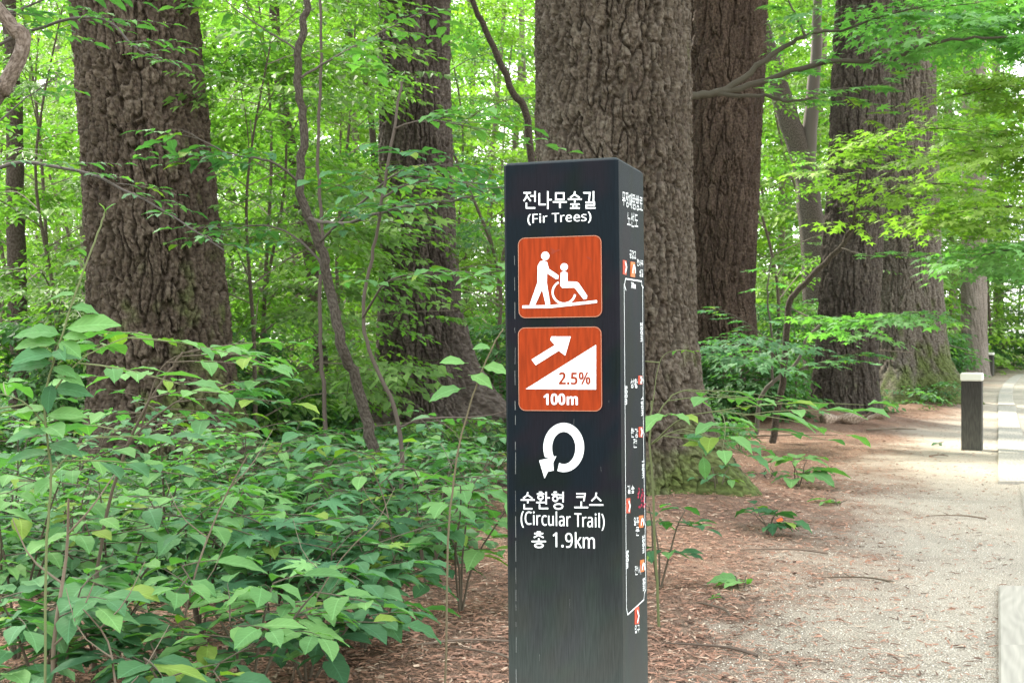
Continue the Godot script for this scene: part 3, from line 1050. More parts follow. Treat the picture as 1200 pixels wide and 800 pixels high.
func side_face(white: Material) -> void:
	var root := Node3D.new()
	root.name = "route_map"
	root.rotation.y = PI / 2
	marker.add_child(root)
	var W := MB.new()
	hangul(W, [["ㅁ", "ㅜ"], ["ㅈ", "ㅏ", "ㅇ"], ["ㅇ", "ㅐ"], ["ㅌ", "ㅏ", "ㅁ"], ["ㅂ", "ㅏ", "ㅇ"], ["ㄹ", "ㅗ"]], 728.7, 223.5, 753, 240.5, 0.0020, true, 7.5)
	hangul(W, [["ㄴ", "ㅗ"], ["ㅅ", "ㅓ", "ㄴ"], ["ㄷ", "ㅗ"]], 734.5, 248, 747.5, 264, 0.0020, true, 3.0)
	hangul(W, [["ㄱ", "ㅡ", "ㅁ"], ["ㄱ", "ㅏ", "ㅇ"], ["ㄱ", "ㅛ"]], 737.2, 293, 745, 302, 0.0014, true, 1.5)
	hangul(W, [["ㅈ", "ㅓ", "ㄴ"], ["ㄴ", "ㅏ"], ["ㅁ", "ㅜ"]], 746, 303.5, 753.3, 311, 0.0013, true, 1.6)
	hangul(W, [["ㅅ", "ㅜ", "ㅍ"], ["ㄱ", "ㅣ", "ㄹ"]], 749, 315, 753.3, 323.5, 0.0013, true, 1.0)
	# labels of the stops along the route
	hangul(W, [["ㅅ", "ㅓ", "ㅇ"], ["ㅎ", "ㅘ", "ㅇ"]], 738, 444, 747, 454, 0.0014, true, 0.4)
	hangul(W, [["ㅎ", "ㅏ", "ㄴ"], ["ㄱ", "ㅏ", "ㅇ"]], 738.5, 502, 747.5, 512, 0.0014, true, 0.2)
	hangul(W, [["ㅈ", "ㅓ", "ㄴ"]], 741, 514, 746.5, 524, 0.0014, true)
	hangul(W, [["ㄱ", "ㅣ", "ㄹ"], ["ㅅ", "ㅜ", "ㅍ"]], 734.5, 569, 743, 578, 0.0014, true, -1.0)
	hangul(W, [["ㅇ", "ㅣ", "ㄹ"], ["ㅈ", "ㅜ"]], 742, 606, 748.5, 615, 0.0014, true, -0.6)
	hangul(W, [["ㅁ", "ㅜ", "ㄴ"]], 744, 617, 749, 627, 0.0014, true)
	hangul(W, [["ㅈ", "ㅓ", "ㄴ"], ["ㅅ", "ㅣ"]], 743, 663, 751, 673, 0.0014, true, -1.0)
	hangul(W, [["ㅇ", "ㅣ", "ㅂ"], ["ㄱ", "ㅜ"]], 743, 732, 749, 741, 0.0014, true, -1.0)
	part("lettering", W.done(true), white, root, Vector3(0, 0, PW))
	W = MB.new()
	for line in [[733.2, 340, 731.3, 334, 732.6, 326.5, 751.5, 329.5, 751.6, 334, 753.4, 337], [730.9, 333, 733.4, 712, 734.8, 719.5, 753.8, 702, 754.4, 694, 756.0, 690], [752.6, 336, 752.9, 443, 753.6, 446, 753.0, 449, 753.3, 506, 754.0, 509, 753.4, 512, 755.0, 612, 755.8, 616, 755.2, 619, 756.0, 690]]:
		var pts := []
		for k in range(0, line.size(), 2):
			pts.append(on_face(line[k], line[k + 1], true))
		stroke(W, pts, 0.0023)
	part("route_line", W.done(true), white, root, Vector3(0, 0, PW))
	for t in [["70m", 739.5, 331.5, 744.5, 337.5, 0.0], ["500m", 732.2, 452, 734.6, 474, -PI / 2], ["200m", 750.4, 378, 752.4, 400, -PI / 2], ["150m", 751.2, 465, 753.2, 487, -PI / 2], ["150m", 752.3, 538, 754.3, 560, -PI / 2], ["200m", 752.6, 626, 754.6, 648, -PI / 2], ["500m", 733.6, 644, 735.8, 666, -PI / 2], ["50m", 753, 676, 755, 692, -PI / 2]]:
		latin(t[0], t[1], t[2], t[3], t[4], white, root, true, 0.0, false, t[5])
	var red := mat(0.55, 0.35)
	red.albedo_color = Color(0.50, 0.07, 0.035).linear_to_srgb()
	var og := mat(0.55, 0.35)
	og.albedo_color = Color(0.56, 0.14, 0.03).linear_to_srgb()
	var k := 0
	for r in [[730.0, 304.5, 733.7, 321.2, 0, 0.8], [738.8, 306.5, 743.7, 324, 1, 0.8], [748.0, 440, 752, 450, 0, 0.2], [748.4, 500, 752.3, 512, 0, 0.2], [733.8, 584, 738, 601, 0, -0.6], [748.6, 604, 753.2, 618, 1, -0.6], [750, 656, 754.3, 670, 1, -1.0], [743.6, 711, 748.2, 731, 0, -1.2]]:
		var ic := MB.new()
		var pts := [on_face(r[0], r[1], true), on_face(r[0], r[3], true), on_face(r[2], r[3] + r[5], true), on_face(r[2], r[1] + r[5], true)]
		slab(ic, pts, 0.0, 0.0009 + 0.0002 * k)
		var sq := part("stop_icon", ic.done(true), og if r[4] else red, root, Vector3(0, 0, PW))
		# a white mark in the square: a bridge arch, or a leaning figure
		var w := MB.new()
		var c := Vector2((r[0] + r[2]) * 0.5, (r[1] + r[3]) * 0.5)
		var hw: float = (r[2] - r[0]) * 0.32
		var hh: float = (r[3] - r[1]) * 0.2
		var ln := []
		if r[4]:
			for i in 9:
				ln.append(on_face(c.x - hw * cos(PI * i / 8.0), c.y + hh - 2.0 * hh * sin(PI * i / 8.0), true))
		else:
			ln = [on_face(c.x - hw * 0.6, c.y - hh * 1.4, true), on_face(c.x + hw * 0.4, c.y, true), on_face(c.x - hw * 0.6, c.y + hh * 1.6, true)]
		stroke(w, ln, 0.0052, 0.0030)
		part("mark", w.done(true), white, sq)
		k = (k + 1) % 2
	# red blotch where the print has been rubbed over
	var bl := MB.new()
	for i in 34:
		var c := on_face(745.5 + 10.0 * sqrt(R.randf()), 572 + rr(0, 22), true)
		slab(bl, disc(c, rr(0.0008, 0.0030), 7), 0.0, 0.0006 + i * 0.00002)
	var crimson := mat(0.6, 0.3)
	crimson.albedo_color = Color(0.36, 0.025, 0.06).linear_to_srgb()
	part("red_stain", bl.done(true), crimson, root, Vector3(0, 0, PW))

# ------------------------------------------------------------------ bollards, log, twigs, scrap
func bollard(label: String, at: Vector3, turn: float, h: float, w: float) -> void:
	var root := thing("bollard", label, "bollard", at, "square bollards along the path")
	root.rotation.y = turn
	var b := MB.new()
	b.col = Color(0.045, 0.042, 0.036)
	b.box(Vector3(-w * 0.5, -0.2, -w * 0.5), Vector3(w * 0.5, h - 0.085, w * 0.5), 0.006)
	for k in b.v.size():
		b.c[k] = Color(0.040, 0.038, 0.032).lerp(Color(0.10, 0.095, 0.075), sst(0.4, -0.1, b.v[k].y))
	var wood := mat(0.8, 0.3)
	var gn := noise(FastNoiseLite.TYPE_SIMPLEX_SMOOTH, 0.035, 4, 31)
	wood.albedo_texture = noise_tex(gn, 256, 256, [[0.2, grey(0.8)], [0.8, grey(1.0)]])
	wood.uv1_triplanar = true
	wood.uv1_scale = Vector3(8, 0.8, 8)
	part("shaft", b.done(true), wood, root)
	b = MB.new()
	b.col = Color(0.62, 0.61, 0.54)
	b.box(Vector3(-w * 0.54, h - 0.083, -w * 0.54), Vector3(w * 0.54, h, w * 0.54), 0.012)
	part("cap", b.done(true), M.white, root)

func small_things() -> void:
	bollard("square dark bollard with a white cap standing nearest on the path's left edge", G(1139.5, 13.0) , -0.42, 0.785, 0.198)
	bollard("small far bollard beside the path before it bends away", G(1161, 44.0), -0.6, 0.80, 0.22)
	# rotten log at the foot of the slim fir
	var at := G(1000, 16.6)
	var log_ := thing("fallen_log", "short rotten log lying at the foot of the slimmer dark fir", "log", at)
	var b := MB.new()
	b.col = Color(0.26, 0.19, 0.14)
	var pts := smooth_path([Vector3(-0.42, 0.05, 0.05), Vector3(-0.2, 0.08, 0), Vector3(0.1, 0.07, -0.03), Vector3(0.42, 0.13, -0.05)], 14)
	var rd := []
	for k in 14:
		rd.append(0.075 + 0.025 * sin(k * 1.1) - 0.0025 * k)
	b.tube(pts, rd, 12)
	for k in b.v.size():
		b.v[k] += Vector3(0.02, 0.025, 0.02) * NZ.fine.get_noise_3dv(b.v[k] * 9.0)
		b.c[k] = Color(0.26, 0.19, 0.14).lerp(Color(0.40, 0.33, 0.27), clampf(0.5 + NZ.fine.get_noise_3dv(b.v[k] * 6.0), 0, 1))
	part("log_body", b.done(), M.bark, log_)
	b = MB.new()
	b.col = Color(0.22, 0.17, 0.13)
	b.tube(smooth_path([Vector3(0.15, 0.09, 0), Vector3(0.24, 0.18, 0.05), Vector3(0.3, 0.2, 0.1)], 6), taper(0.02, 0.008, 6), 7)
	part("branch_stub", b.done(), M.bark, log_)
	for t in [[1005, 5.55, 0.30, 2.75, 0.005, "long thin twig lying across the litter in front of the bollard"], [1120, 7.6, 0.34, 2.75, 0.006, "dark twig on bare sand below the white-capped bollard"], [1100, 12.1, 0.20, 0.2, 0.010, "stubby dark stick lying on the sand left of the bollard"], [915, 6.3, 0.45, 2.9, 0.006, "thin twig on the needles under the clump with the orange scrap"], [836, 4.9, 0.28, 1.9, 0.006, "bent twig on the needles right of the trail marker"], [1045, 16.0, 0.7, 0.25, 0.016, "stick lying on the litter between the log and the bollard"],
			[520, 4.35, 0.5, 0.2, 0.006, "twig on the bare litter left of the trail marker's foot"], [560, 4.2, 0.36, 2.4, 0.005, "pale twig beside the trail marker's left edge near the bottom"], [830, 4.25, 0.34, 2.6, 0.006, "dark twig low in the picture to the right of the trail marker"], [930, 15.0, 1.1, 0.15, 0.014, "long branch lying on the litter in front of the dark fir"]]:
		var p := G(t[0], t[1])
		var L: float = t[2]
		var dir := Vector3(cos(t[3]), 0, -sin(t[3]))
		var sd := Vector3(-dir.z, 0, dir.x)
		var k: float = t[4]
		b = MB.new()
		b.col = Color(0.10, 0.075, 0.055) * rr(0.8, 1.6)
		b.tube(smooth_path([-dir * L * 0.5 + Vector3(0, k, 0), -dir * L * 0.2 + sd * L * 0.05 + Vector3(0, k + 0.01, 0), dir * L * 0.15 - sd * L * 0.03 + Vector3(0, k + 0.012, 0), dir * L * 0.5 + Vector3(0, k, 0)], 10), taper(k, k * 0.4, 10), 6)
		b.tube([dir * L * 0.1 + Vector3(0, k + 0.01, 0), dir * L * 0.22 + sd * L * 0.14 + Vector3(0, k + 0.02, 0)], [k * 0.6, k * 0.3], 5)
		var tw := part("fallen_twig", b.done(), M.twig, self, p)
		tag(tw, t[5], "twig", "fallen twigs on the litter")
	# dry bare stems among the shrubs
	for t in [["dry bare forked stem in the lower left corner among pale shrubs", 62, 3.25, 0.62, 0.05, 0.0065], ["thin dry stem leaning right in front of the leaning fir's foot", 205, 3.7, 0.70, 0.22, 0.004], ["bare grey twig standing in the dark hollow at the bottom left", 150, 3.15, 0.36, -0.10, 0.004], ["pale dry stalk bending right near the middle of the undergrowth", 340, 3.9, 0.50, 0.28, 0.003], ["bare dark stem between the shrubs left of the marker", 470, 4.9, 0.60, -0.12, 0.004]]:
		var p := G(t[1], t[2])
		var hh: float = t[3]
		var ln: float = t[4]
		var k: float = t[5]
		var root := thing("dry_stem", t[0], "dry stem", p, "dry stems in the undergrowth")
		b = MB.new()
		b.col = Color(0.15, 0.115, 0.085)
		var sp := smooth_path([Vector3(0, -0.03, 0), Vector3(ln * 0.2, hh * 0.4, 0.02), Vector3(ln * 0.55, hh * 0.75, -0.02), Vector3(ln, hh, 0.03)], 10)
		b.tube(sp, taper(k, k * 0.4, 10), 6)
		part("stem", b.done(), M.twig, root)
		for j in 3:
			b = MB.new()
			b.col = Color(0.17, 0.135, 0.10)
			var q: Vector3 = sp[3 + j * 2]
			var sd := -1.0 if j % 2 else 1.0
			b.tube(smooth_path([q, q + Vector3(sd * 0.07, 0.07, 0.03), q + Vector3(sd * 0.12, 0.17, rr(-0.06, 0.06))], 6), taper(k * 0.55, k * 0.2, 6), 5)
			part("side_shoot", b.done(), M.twig, root)
	# orange scrap caught in the little clump
	b = MB.new()
	b.col = Color(0.75, 0.12, 0.03)
	b.quad(Vector3(-0.016, 0.0, 0.0), Vector3(-0.006, -0.012, 0.012), Vector3(0.014, -0.006, 0.006), Vector3(0.004, 0.012, -0.004))
	b.quad(Vector3(0.004, 0.012, -0.004), Vector3(0.014, -0.006, 0.006), Vector3(0.024, 0.004, -0.006), Vector3(0.016, 0.014, -0.012))
	var sc := part("orange_scrap", b.done(true), M.plain, self, G(913, 6.9) + Vector3(0, 0.075, 0))
	tag(sc, "small bright orange scrap caught among leaves of the low clump on the litter", "scrap")

# ------------------------------------------------------------------ leaves
# a leaf lies along +Z from its stalk, its upper side towards +Y, length 1
func leaf_mesh(kind: String, tone: Color, shape_seed: int) -> ArrayMesh:
	var b := MB.new()
	var r := RandomNumberGenerator.new()
	r.seed = shape_seed
	var droop := r.randf_range(0.06, 0.24)
	var fold := r.randf_range(0.10, 0.34)
	var wave := r.randf_range(0.0, 0.035)
	if kind == "maple":
		var tips := [[-2.15, 0.42], [-1.45, 0.72], [-0.74, 0.92], [0.0, 1.0], [0.74, 0.92], [1.45, 0.72], [2.15, 0.42]]
		var pts := []
		for i in 7:
			var a: float = tips[i][0] + r.randf_range(-0.05, 0.05)
			var l: float = tips[i][1] * r.randf_range(0.92, 1.05)
			var w := 0.105 / maxf(l, 0.5)
			if i == 0:
				pts.append(Vector2(a - 0.35, 0.12))
			pts.append(Vector2(a - w * 1.35, l * 0.60))
			pts.append(Vector2(a, l))
			pts.append(Vector2(a + w * 1.35, l * 0.60))
			pts.append(Vector2(a + 0.36, 0.34 if i < 6 else 0.12))
		var place := func(q: Vector2) -> Vector3:
			var rad := q.y
			return Vector3(sin(q.x) * rad, -droop * rad * rad + fold * 0.12 * cos(q.x * 8.5) * rad, cos(q.x) * rad)
		b.col = tone
		var c := b.p(Vector3.ZERO, Vector2(0.5, 0.3))
		var ids := []
		for q in pts:
			b.col = tone * r.randf_range(0.93, 1.07)
			b.col.a = 1
			ids.append(b.p(place.call(q), Vector2(0.5, 0.55)))
		for i in ids.size() - 1:
			b.t(c, ids[i], ids[i + 1])
		b.col = tone * 0.8
		b.quad(Vector3(-0.012, 0, 0), Vector3(-0.012, 0.02, -0.4), Vector3(0.012, 0.02, -0.4), Vector3(0.012, 0, 0))
		return b.done(true)
	var seg := 6
	var wid := 0.52
	if kind == "heart":
		wid = 0.74
		seg = 7
	elif kind == "lance":
		wid = 0.34
	var rows := []
	for i in seg + 1:
		var t := float(i) / seg
		var w := pow(sin(PI * pow(t, 0.92)), 0.80) * wid * 0.5
		if kind == "heart":
			w = wid * 0.5 * sqrt(maxf(0.0, 1.0 - pow((t - 0.36) / 0.42, 2.0))) if t < 0.36 else wid * 0.5 * pow(1.0 - (t - 0.36) / 0.64, 0.72) * (1.0 + 0.12 * (t - 0.36))
			if i == 0:
				w = wid * 0.25
		elif t > 0.8:
			w *= 0.86
		if i == seg:
			w = 0.0
		var y := -droop * t * t + 0.04 * sin(PI * t)
		var back := -0.06 if kind == "heart" and i == 0 else 0.0
		b.col = tone * r.randf_range(0.94, 1.06)
		b.col.a = 1
		var wv := wave * (1.0 if i % 2 else -1.0)
		var m := b.p(Vector3(0, y, t), Vector2(0.5, t))
		var u := w / wid
		var l := b.p(Vector3(-w, y + fold * w + wv, t + back), Vector2(0.5 - u, t))
		var g := b.p(Vector3(w, y + fold * w - wv, t + back), Vector2(0.5 + u, t))
		rows.append([l, m, g])
	for i in seg:
		b.q(rows[i][0], rows[i][1], rows[i + 1][1], rows[i + 1][0])
		b.q(rows[i][1], rows[i][2], rows[i + 1][2], rows[i + 1][1])
	b.col = tone * 0.8
	var s0 := b.p(Vector3(-0.012, 0, 0.02))
	var s1 := b.p(Vector3(-0.010, -0.01, -0.16))
	var s2 := b.p(Vector3(0.010, -0.01, -0.16))
	var s3 := b.p(Vector3(0.012, 0, 0.02))
	b.q(s0, s1, s2, s3)
	return b.done()

const TONES := {
	"dull": [Color(0.131, 0.291, 0.141), Color(0.157, 0.330, 0.151), Color(0.112, 0.255, 0.127)],
	"dark": [Color(0.079, 0.193, 0.095), Color(0.096, 0.226, 0.103), Color(0.066, 0.163, 0.083)],
	"fresh": [Color(0.194, 0.388, 0.144), Color(0.229, 0.435, 0.158), Color(0.164, 0.342, 0.131)],
	"lime": [Color(0.262, 0.384, 0.084), Color(0.299, 0.421, 0.095), Color(0.226, 0.348, 0.081)],
}

func leaf_of(kind: String, tone: String) -> Array:
	var key := kind + tone
	if not LEAF.has(key):
		var l := []
		for i in 9:
			l.append(leaf_mesh(kind, TONES[tone][i % 3], 100 + i))
		LEAF[key] = l
	return LEAF[key]

func put_leaf(root: Node3D, pos: Vector3, f: Vector3, up: Vector3, size: float, kind: String, tone: String) -> void:
	var o := MeshInstance3D.new()
	o.name = "leaf"
	var l := leaf_of(kind, tone)
	o.mesh = l[R.randi() % l.size()]
	if R.randf() < 0.06:
		o.mesh = leaf_of(kind, "lime")[R.randi() % 9]
	elif R.randf() < 0.08:
		o.mesh = leaf_of(kind, "fresh")[R.randi() % 9]
	o.material_override = M.leaf_thin if kind == "maple" else M.leaf_near
	f = f.normalized()
	var x := up.cross(f).normalized()
	var s := size * rr(0.72, 1.18)
	o.transform = Transform3D(Basis(x, f.cross(x), f).scaled(Vector3(s * rr(0.88, 1.12), s, s)), pos)
	root.add_child(o, true)

# one twig with leaves to both sides, lying nearly level
func leafy_twig(root: Node3D, st: MB, p0: Vector3, yaw: float, rise: float, length: float, n: int, size: float, kind: String, tone: String, tilt := 0.18) -> void:
	var dir := Vector3(sin(yaw), rise, cos(yaw)).normalized()
	var sd := Vector3(cos(yaw), 0, -sin(yaw))
	var bend := rr(-0.12, 0.12) * length
	var pts := []
	for k in 5:
		var t := k / 4.0
		pts.append(p0 + dir * length * t + sd * bend * t * t - Vector3(0, 0.12 * length * t * t, 0))
	st.tube(pts, taper(0.0022, 0.0010, 5), 4, false)
	for k in n:
		var t := 0.25 + 0.75 * k / maxf(n - 1, 1)
		var i := mini(int(t * 4), 3)
		var p: Vector3 = pts[i].lerp(pts[i + 1], t * 4 - i)
		var s := -1.0 if k % 2 else 1.0
		var a := yaw + s * rr(0.55, 1.2)
		var big := size * (0.72 + 0.38 * sin(PI * minf(t * 1.1, 1.0)))
		if k == n - 1:
			a = yaw + rr(-0.25, 0.25)
			big = size
		var up := Vector3(rr(-tilt, tilt) * 1.8, 1, rr(-tilt, tilt) * 1.8)
		var f := Vector3(sin(a), rr(-0.30, 0.10), cos(a))
		put_leaf(root, p + f.normalized() * 0.14 * big, f, up, big, kind, tone)

func shrub(called: String, label: String, category: String, group: String, pos: Vector3, h: float, spread: float, stems: int, twigs: int, kind: String, size: float, tone: String, nleaf := 6) -> Node3D:
	var root := thing(called, label, category, pos, group)
	var st := MB.new()
	st.col = Color(0.085, 0.068, 0.048)
	for s in stems:
		var az := TAU * s / stems + rr(-0.5, 0.5)
		var lean := Vector3(cos(az), 0, sin(az)) * spread * rr(0.25, 0.75)
		var hh := h * rr(0.72, 1.0)
		var pts := smooth_path([Vector3(0, -0.03, 0), lean * 0.25 + Vector3(0, hh * 0.42, 0) + Vector3(rr(-1, 1), 0, rr(-1, 1)) * 0.03, lean * 0.7 + Vector3(0, hh * 0.8, 0), lean + Vector3(0, hh, 0)], 9)
		st.tube(pts, taper(0.0055, 0.002, 9), 5, false)
		var a2 := rr(0, TAU)
		for k in twigs:
			var t := lerpf(0.38, 1.0, float(k) / maxf(twigs - 1, 1))
			var i := mini(int(t * 8), 7)
			var p: Vector3 = pts[i].lerp(pts[i + 1], t * 8 - i)
			a2 += 2.4 + rr(-0.3, 0.3)
			leafy_twig(root, st, p, a2, rr(0.0, 0.45), rr(0.5, 1.0) * spread, nleaf, size, kind, tone)
	part("stem", st.done(), M.twig, root)
	return root

# a small tree given limb by limb: each limb [points, radius at its start, side twigs (0 = bare), leaf kind, size, tone]
func sapling(called: String, label: String, category: String, group: String, base: Vector3, limbs: Array, bark: Color, dense := 7) -> Node3D:
	var root := thing(called, label, category, base, group)
	var tr := MB.new()
	var mx := []
	var mc := []
	for li in limbs.size():
		var br := MB.new()
		var L: Array = limbs[li]
		var rel: Array = L[0].map(func(p): return p - base)
		var n: int = maxi(8, rel.size() * 5)
		var pts := smooth_path(rel, n)
		for k in n:
			if k > 0:
				pts[k] += Vector3(rr(-1, 1), rr(-1, 1), rr(-1, 1)) * minf(L[1] * 0.45, 0.012)
		var st := tr if li == 0 else br
		st.col = bark
		var rad := taper(L[1], L[1] * (0.55 if li == 0 else 0.25), n)
		st.tube(pts, rad, 9 if L[1] > 0.03 else 6, false)
		if L[2] > 0:
			for k in L[2]:
				var t := lerpf(0.22, 1.0, (k + R.randf() * 0.8) / L[2])
				t = minf(t, 1.0)
				var f := t * (n - 1)
				var i := mini(int(f), n - 2)
				var p: Vector3 = pts[i].lerp(pts[i + 1], f - i)
				var dir: Vector3 = (pts[i + 1] - pts[i]).normalized()
				var yaw := atan2(dir.x, dir.z) + (1.0 if k % 2 else -1.0) * rr(0.35, 1.25)
				if absf(dir.y) > 0.8:
					yaw = rr(0, TAU)
				br.col = bark
				leafy_twig(root, br, p, yaw, rr(-0.1, 0.25), L[4] * rr(2.6, 5.0), dense, L[4], L[3], L[5], 0.12)
		if L.size() > 6:                             # leaves too many to pick apart, as one mass
			for k in L[6]:
				var f2 := rr(0.2, 1.0) * (n - 1)
				var i2 := mini(int(f2), n - 2)
				var p2: Vector3 = pts[i2].lerp(pts[i2 + 1], f2 - i2) + Vector3(rr(-0.35, 0.35), rr(-0.12, 0.08), rr(-0.5, 0.5))
				mx.append(spray_xf(p2, rr(0, TAU), rr(-0.05, 0.22), rr(-0.2, 0.2), rr(0.75, 1.25)))
				mc.append(TONES[L[5]][R.randi() % 3] * rr(0.8, 1.15))
		if br.v.size():
			part("branch", br.done(), M.twig, root)
	part("trunk", tr.done(), M.bark if limbs[0][1] > 0.03 else M.twig, root)
	if mx.size():
		scatter("foliage", M.spray_maple, M.leaf_far, mx, mc, root)
	return root

# ------------------------------------------------------------------ foliage in the mass
func spray_mesh(kind: String, n: int, length: float, leaf: float, sd: int) -> ArrayMesh:      # a level fan of twigs and leaves
	var b := MB.new()
	var r := RandomNumberGenerator.new()
	r.seed = sd
	var wood := Color(0.5, 0.42, 0.5)
	var subs := 5
	for s in subs:
		var t0 := 0.1 + 0.62 * s / subs
		var yaw := (r.randf_range(0.4, 0.95) * (1.0 if s % 2 else -1.0)) if s < subs - 1 else 0.0
		var l := length * (1.0 - t0) * r.randf_range(0.75, 1.0)
		var p0 := Vector3(0, 0, t0 * length)
		var dir := Vector3(sin(yaw), r.randf_range(-0.12, 0.1), cos(yaw))
		var sdv := Vector3(cos(yaw), 0, -sin(yaw))
		b.col = wood
		b.quad(p0 - sdv * 0.004, p0 + dir * l - sdv * 0.002, p0 + dir * l + sdv * 0.002, p0 + sdv * 0.004)
		var m := n / subs
		for k in m:
			var t := (k + 0.7) / m
			var p := p0 + dir * l * t - Vector3(0, 0.1 * l * t * t, 0)
			var a := yaw + (1.0 if k % 2 else -1.0) * r.randf_range(0.4, 1.2)
			if k == m - 1:
				a = yaw
			var f := Vector3(sin(a), r.randf_range(-0.5, 0.08), cos(a)).normalized()
			var up := Vector3(r.randf_range(-0.45, 0.45), 1, r.randf_range(-0.45, 0.45))
			var x := up.cross(f).normalized()
			var y := f.cross(x)
			var sz := leaf * r.randf_range(0.7, 1.2)
			b.col = Color(1, 1, 1) * r.randf_range(0.8, 1.2)
			b.col.a = 1
			if kind == "maple":
				var c := b.p(p)
				var prev := -1
				for q in 9:
					var an := (q - 4) * 0.52
					var rd: float = sz * ([0.55, 0.3, 0.85, 0.38, 1.0, 0.38, 0.85, 0.3, 0.55][q])
					var w := b.p(p + (f * cos(an) + x * sin(an)) * rd - y * rd * 0.15)
					if prev >= 0:
						b.t(c, prev, w)
					prev = w
			else:
				var mid := p + f * sz * 0.45
				var i0 := b.p(p)
				var i1 := b.p(mid - x * sz * 0.27 + y * sz * 0.06)
				var i2 := b.p(p + f * sz - y * sz * 0.12)
				var i3 := b.p(mid + x * sz * 0.27 + y * sz * 0.06)
				b.t(i0, i1, i2)
				b.t(i0, i2, i3)
	return b.done(true)

func spray_xf(p: Vector3, yaw: float, pitch: float, roll: float, s: float) -> Transform3D:
	var bs := Basis(Vector3.UP, yaw) * Basis(Vector3.RIGHT, pitch) * Basis(Vector3.BACK, roll)
	return Transform3D(bs.scaled(Vector3(s, s, s)), p)

# young broadleaf tree: o = h, r (trunk radius), low (share of the height where leaves begin), reach, limbs, sprays, kind, tone, lean
func young_tree(called: String, label: String, group: String, base: Vector3, o: Dictionary) -> void:
	var root := thing(called, label, o.get("cat", "tree"), base, group)
	var h: float = o.h
	var lean: Vector3 = o.get("lean", Vector3(rr(-0.12, 0.12) * h, 0, rr(-0.12, 0.12) * h))
	var tr := MB.new()
	tr.col = o.get("bark", Color(0.14, 0.115, 0.09))
	var path_ := smooth_path([Vector3(0, -0.1, 0), Vector3(rr(-0.05, 0.05), 0.3, rr(-0.05, 0.05)) * h, lean * 0.5 + Vector3(rr(-0.05, 0.05), 0.65, 0) * h, lean + Vector3(0, h, 0)], 22)
	tr.tube(path_, taper(o.r, o.r * 0.25, 22), 8, false)
	part("trunk", tr.done(), M.bark, root)
	var br := MB.new()
	br.col = tr.col
	var xf := []
	var cs := []
	var tone: Color = o.tone
	var n: int = o.limbs
	var per: int = o.sprays
	var az := rr(0, TAU)
	for i in n:
		var t := lerpf(o.low, 1.0, (i + R.randf()) / n)
		var f := t * 21.0
		var k := mini(int(f), 20)
		var p: Vector3 = path_[k].lerp(path_[k + 1], f - k)
		az += 2.4 + rr(-0.4, 0.4)
		var L: float = o.reach * (1.15 - 0.6 * t) * rr(0.6, 1.1)
		var dir := Vector3(cos(az), 0, sin(az))
		var sd := Vector3(-dir.z, 0, dir.x)
		var e := p + dir * L + Vector3(0, rr(0.05, 0.35) * L, 0) + sd * rr(-0.25, 0.25) * L
		var m := p.lerp(e, 0.5) + Vector3(0, rr(0.05, 0.16) * L, 0)
		var lp := smooth_path([p, m, e], 7)
		br.tube(lp, taper(o.r * 0.34 * (1.1 - t * 0.6), 0.004, 7), 5, false)
		for q in per:
			var u := lerpf(0.22, 1.0, (q + R.randf()) / per)
			var fu := u * 6.0
			var ku := mini(int(fu), 5)
			var pp: Vector3 = lp[ku].lerp(lp[ku + 1], fu - ku) + sd * rr(-0.2, 0.2) * L * u + Vector3(0, rr(-0.10, 0.10), 0)
			var yaw := atan2(dir.x, dir.z) + rr(-1.3, 1.3)
			var w := base + pp
			if not o.has("cat") and w.z < -9.0 and w.z > -60.0 and w.x > edge_x(-w.z) - 2.2 and w.y < 3.4:      # kept clear along the path
				continue
			xf.append(spray_xf(pp, yaw, rr(-0.05, 0.28), rr(-0.25, 0.25), rr(0.7, 1.3) * o.get("size", 1.0)))
			var c := tone * rr(0.72, 1.3)
			c = c.lerp(Color(c.r * 1.5, c.g * 1.15, c.b * 0.8), R.randf() * 0.45)
			cs.append(c)
	part("branch", br.done(), M.twig, root)
	scatter("foliage", M[o.kind], M.leaf_far, xf, cs, root)

func mass(called: String, label: String, category: String, mesh: Mesh, n: int, where: Callable, tone: Color, s0: float, s1: float) -> void:
	var xf := []
	var cs := []
	var tries := 0
	while xf.size() < n and tries < n * 8:
		tries += 1
		var p = where.call()
		if p == null:
			continue
		xf.append(spray_xf(p, rr(0, TAU), rr(-0.15, 0.45), rr(-0.3, 0.3), rr(s0, s1)))
		var c := tone * rr(0.7, 1.35)
		cs.append(c.lerp(Color(c.r * 1.5, c.g * 1.15, c.b * 0.8), R.randf() * 0.4))
	var o := scatter(called, mesh, M.leaf_far, xf, cs, self)
	tag(o, label, category)

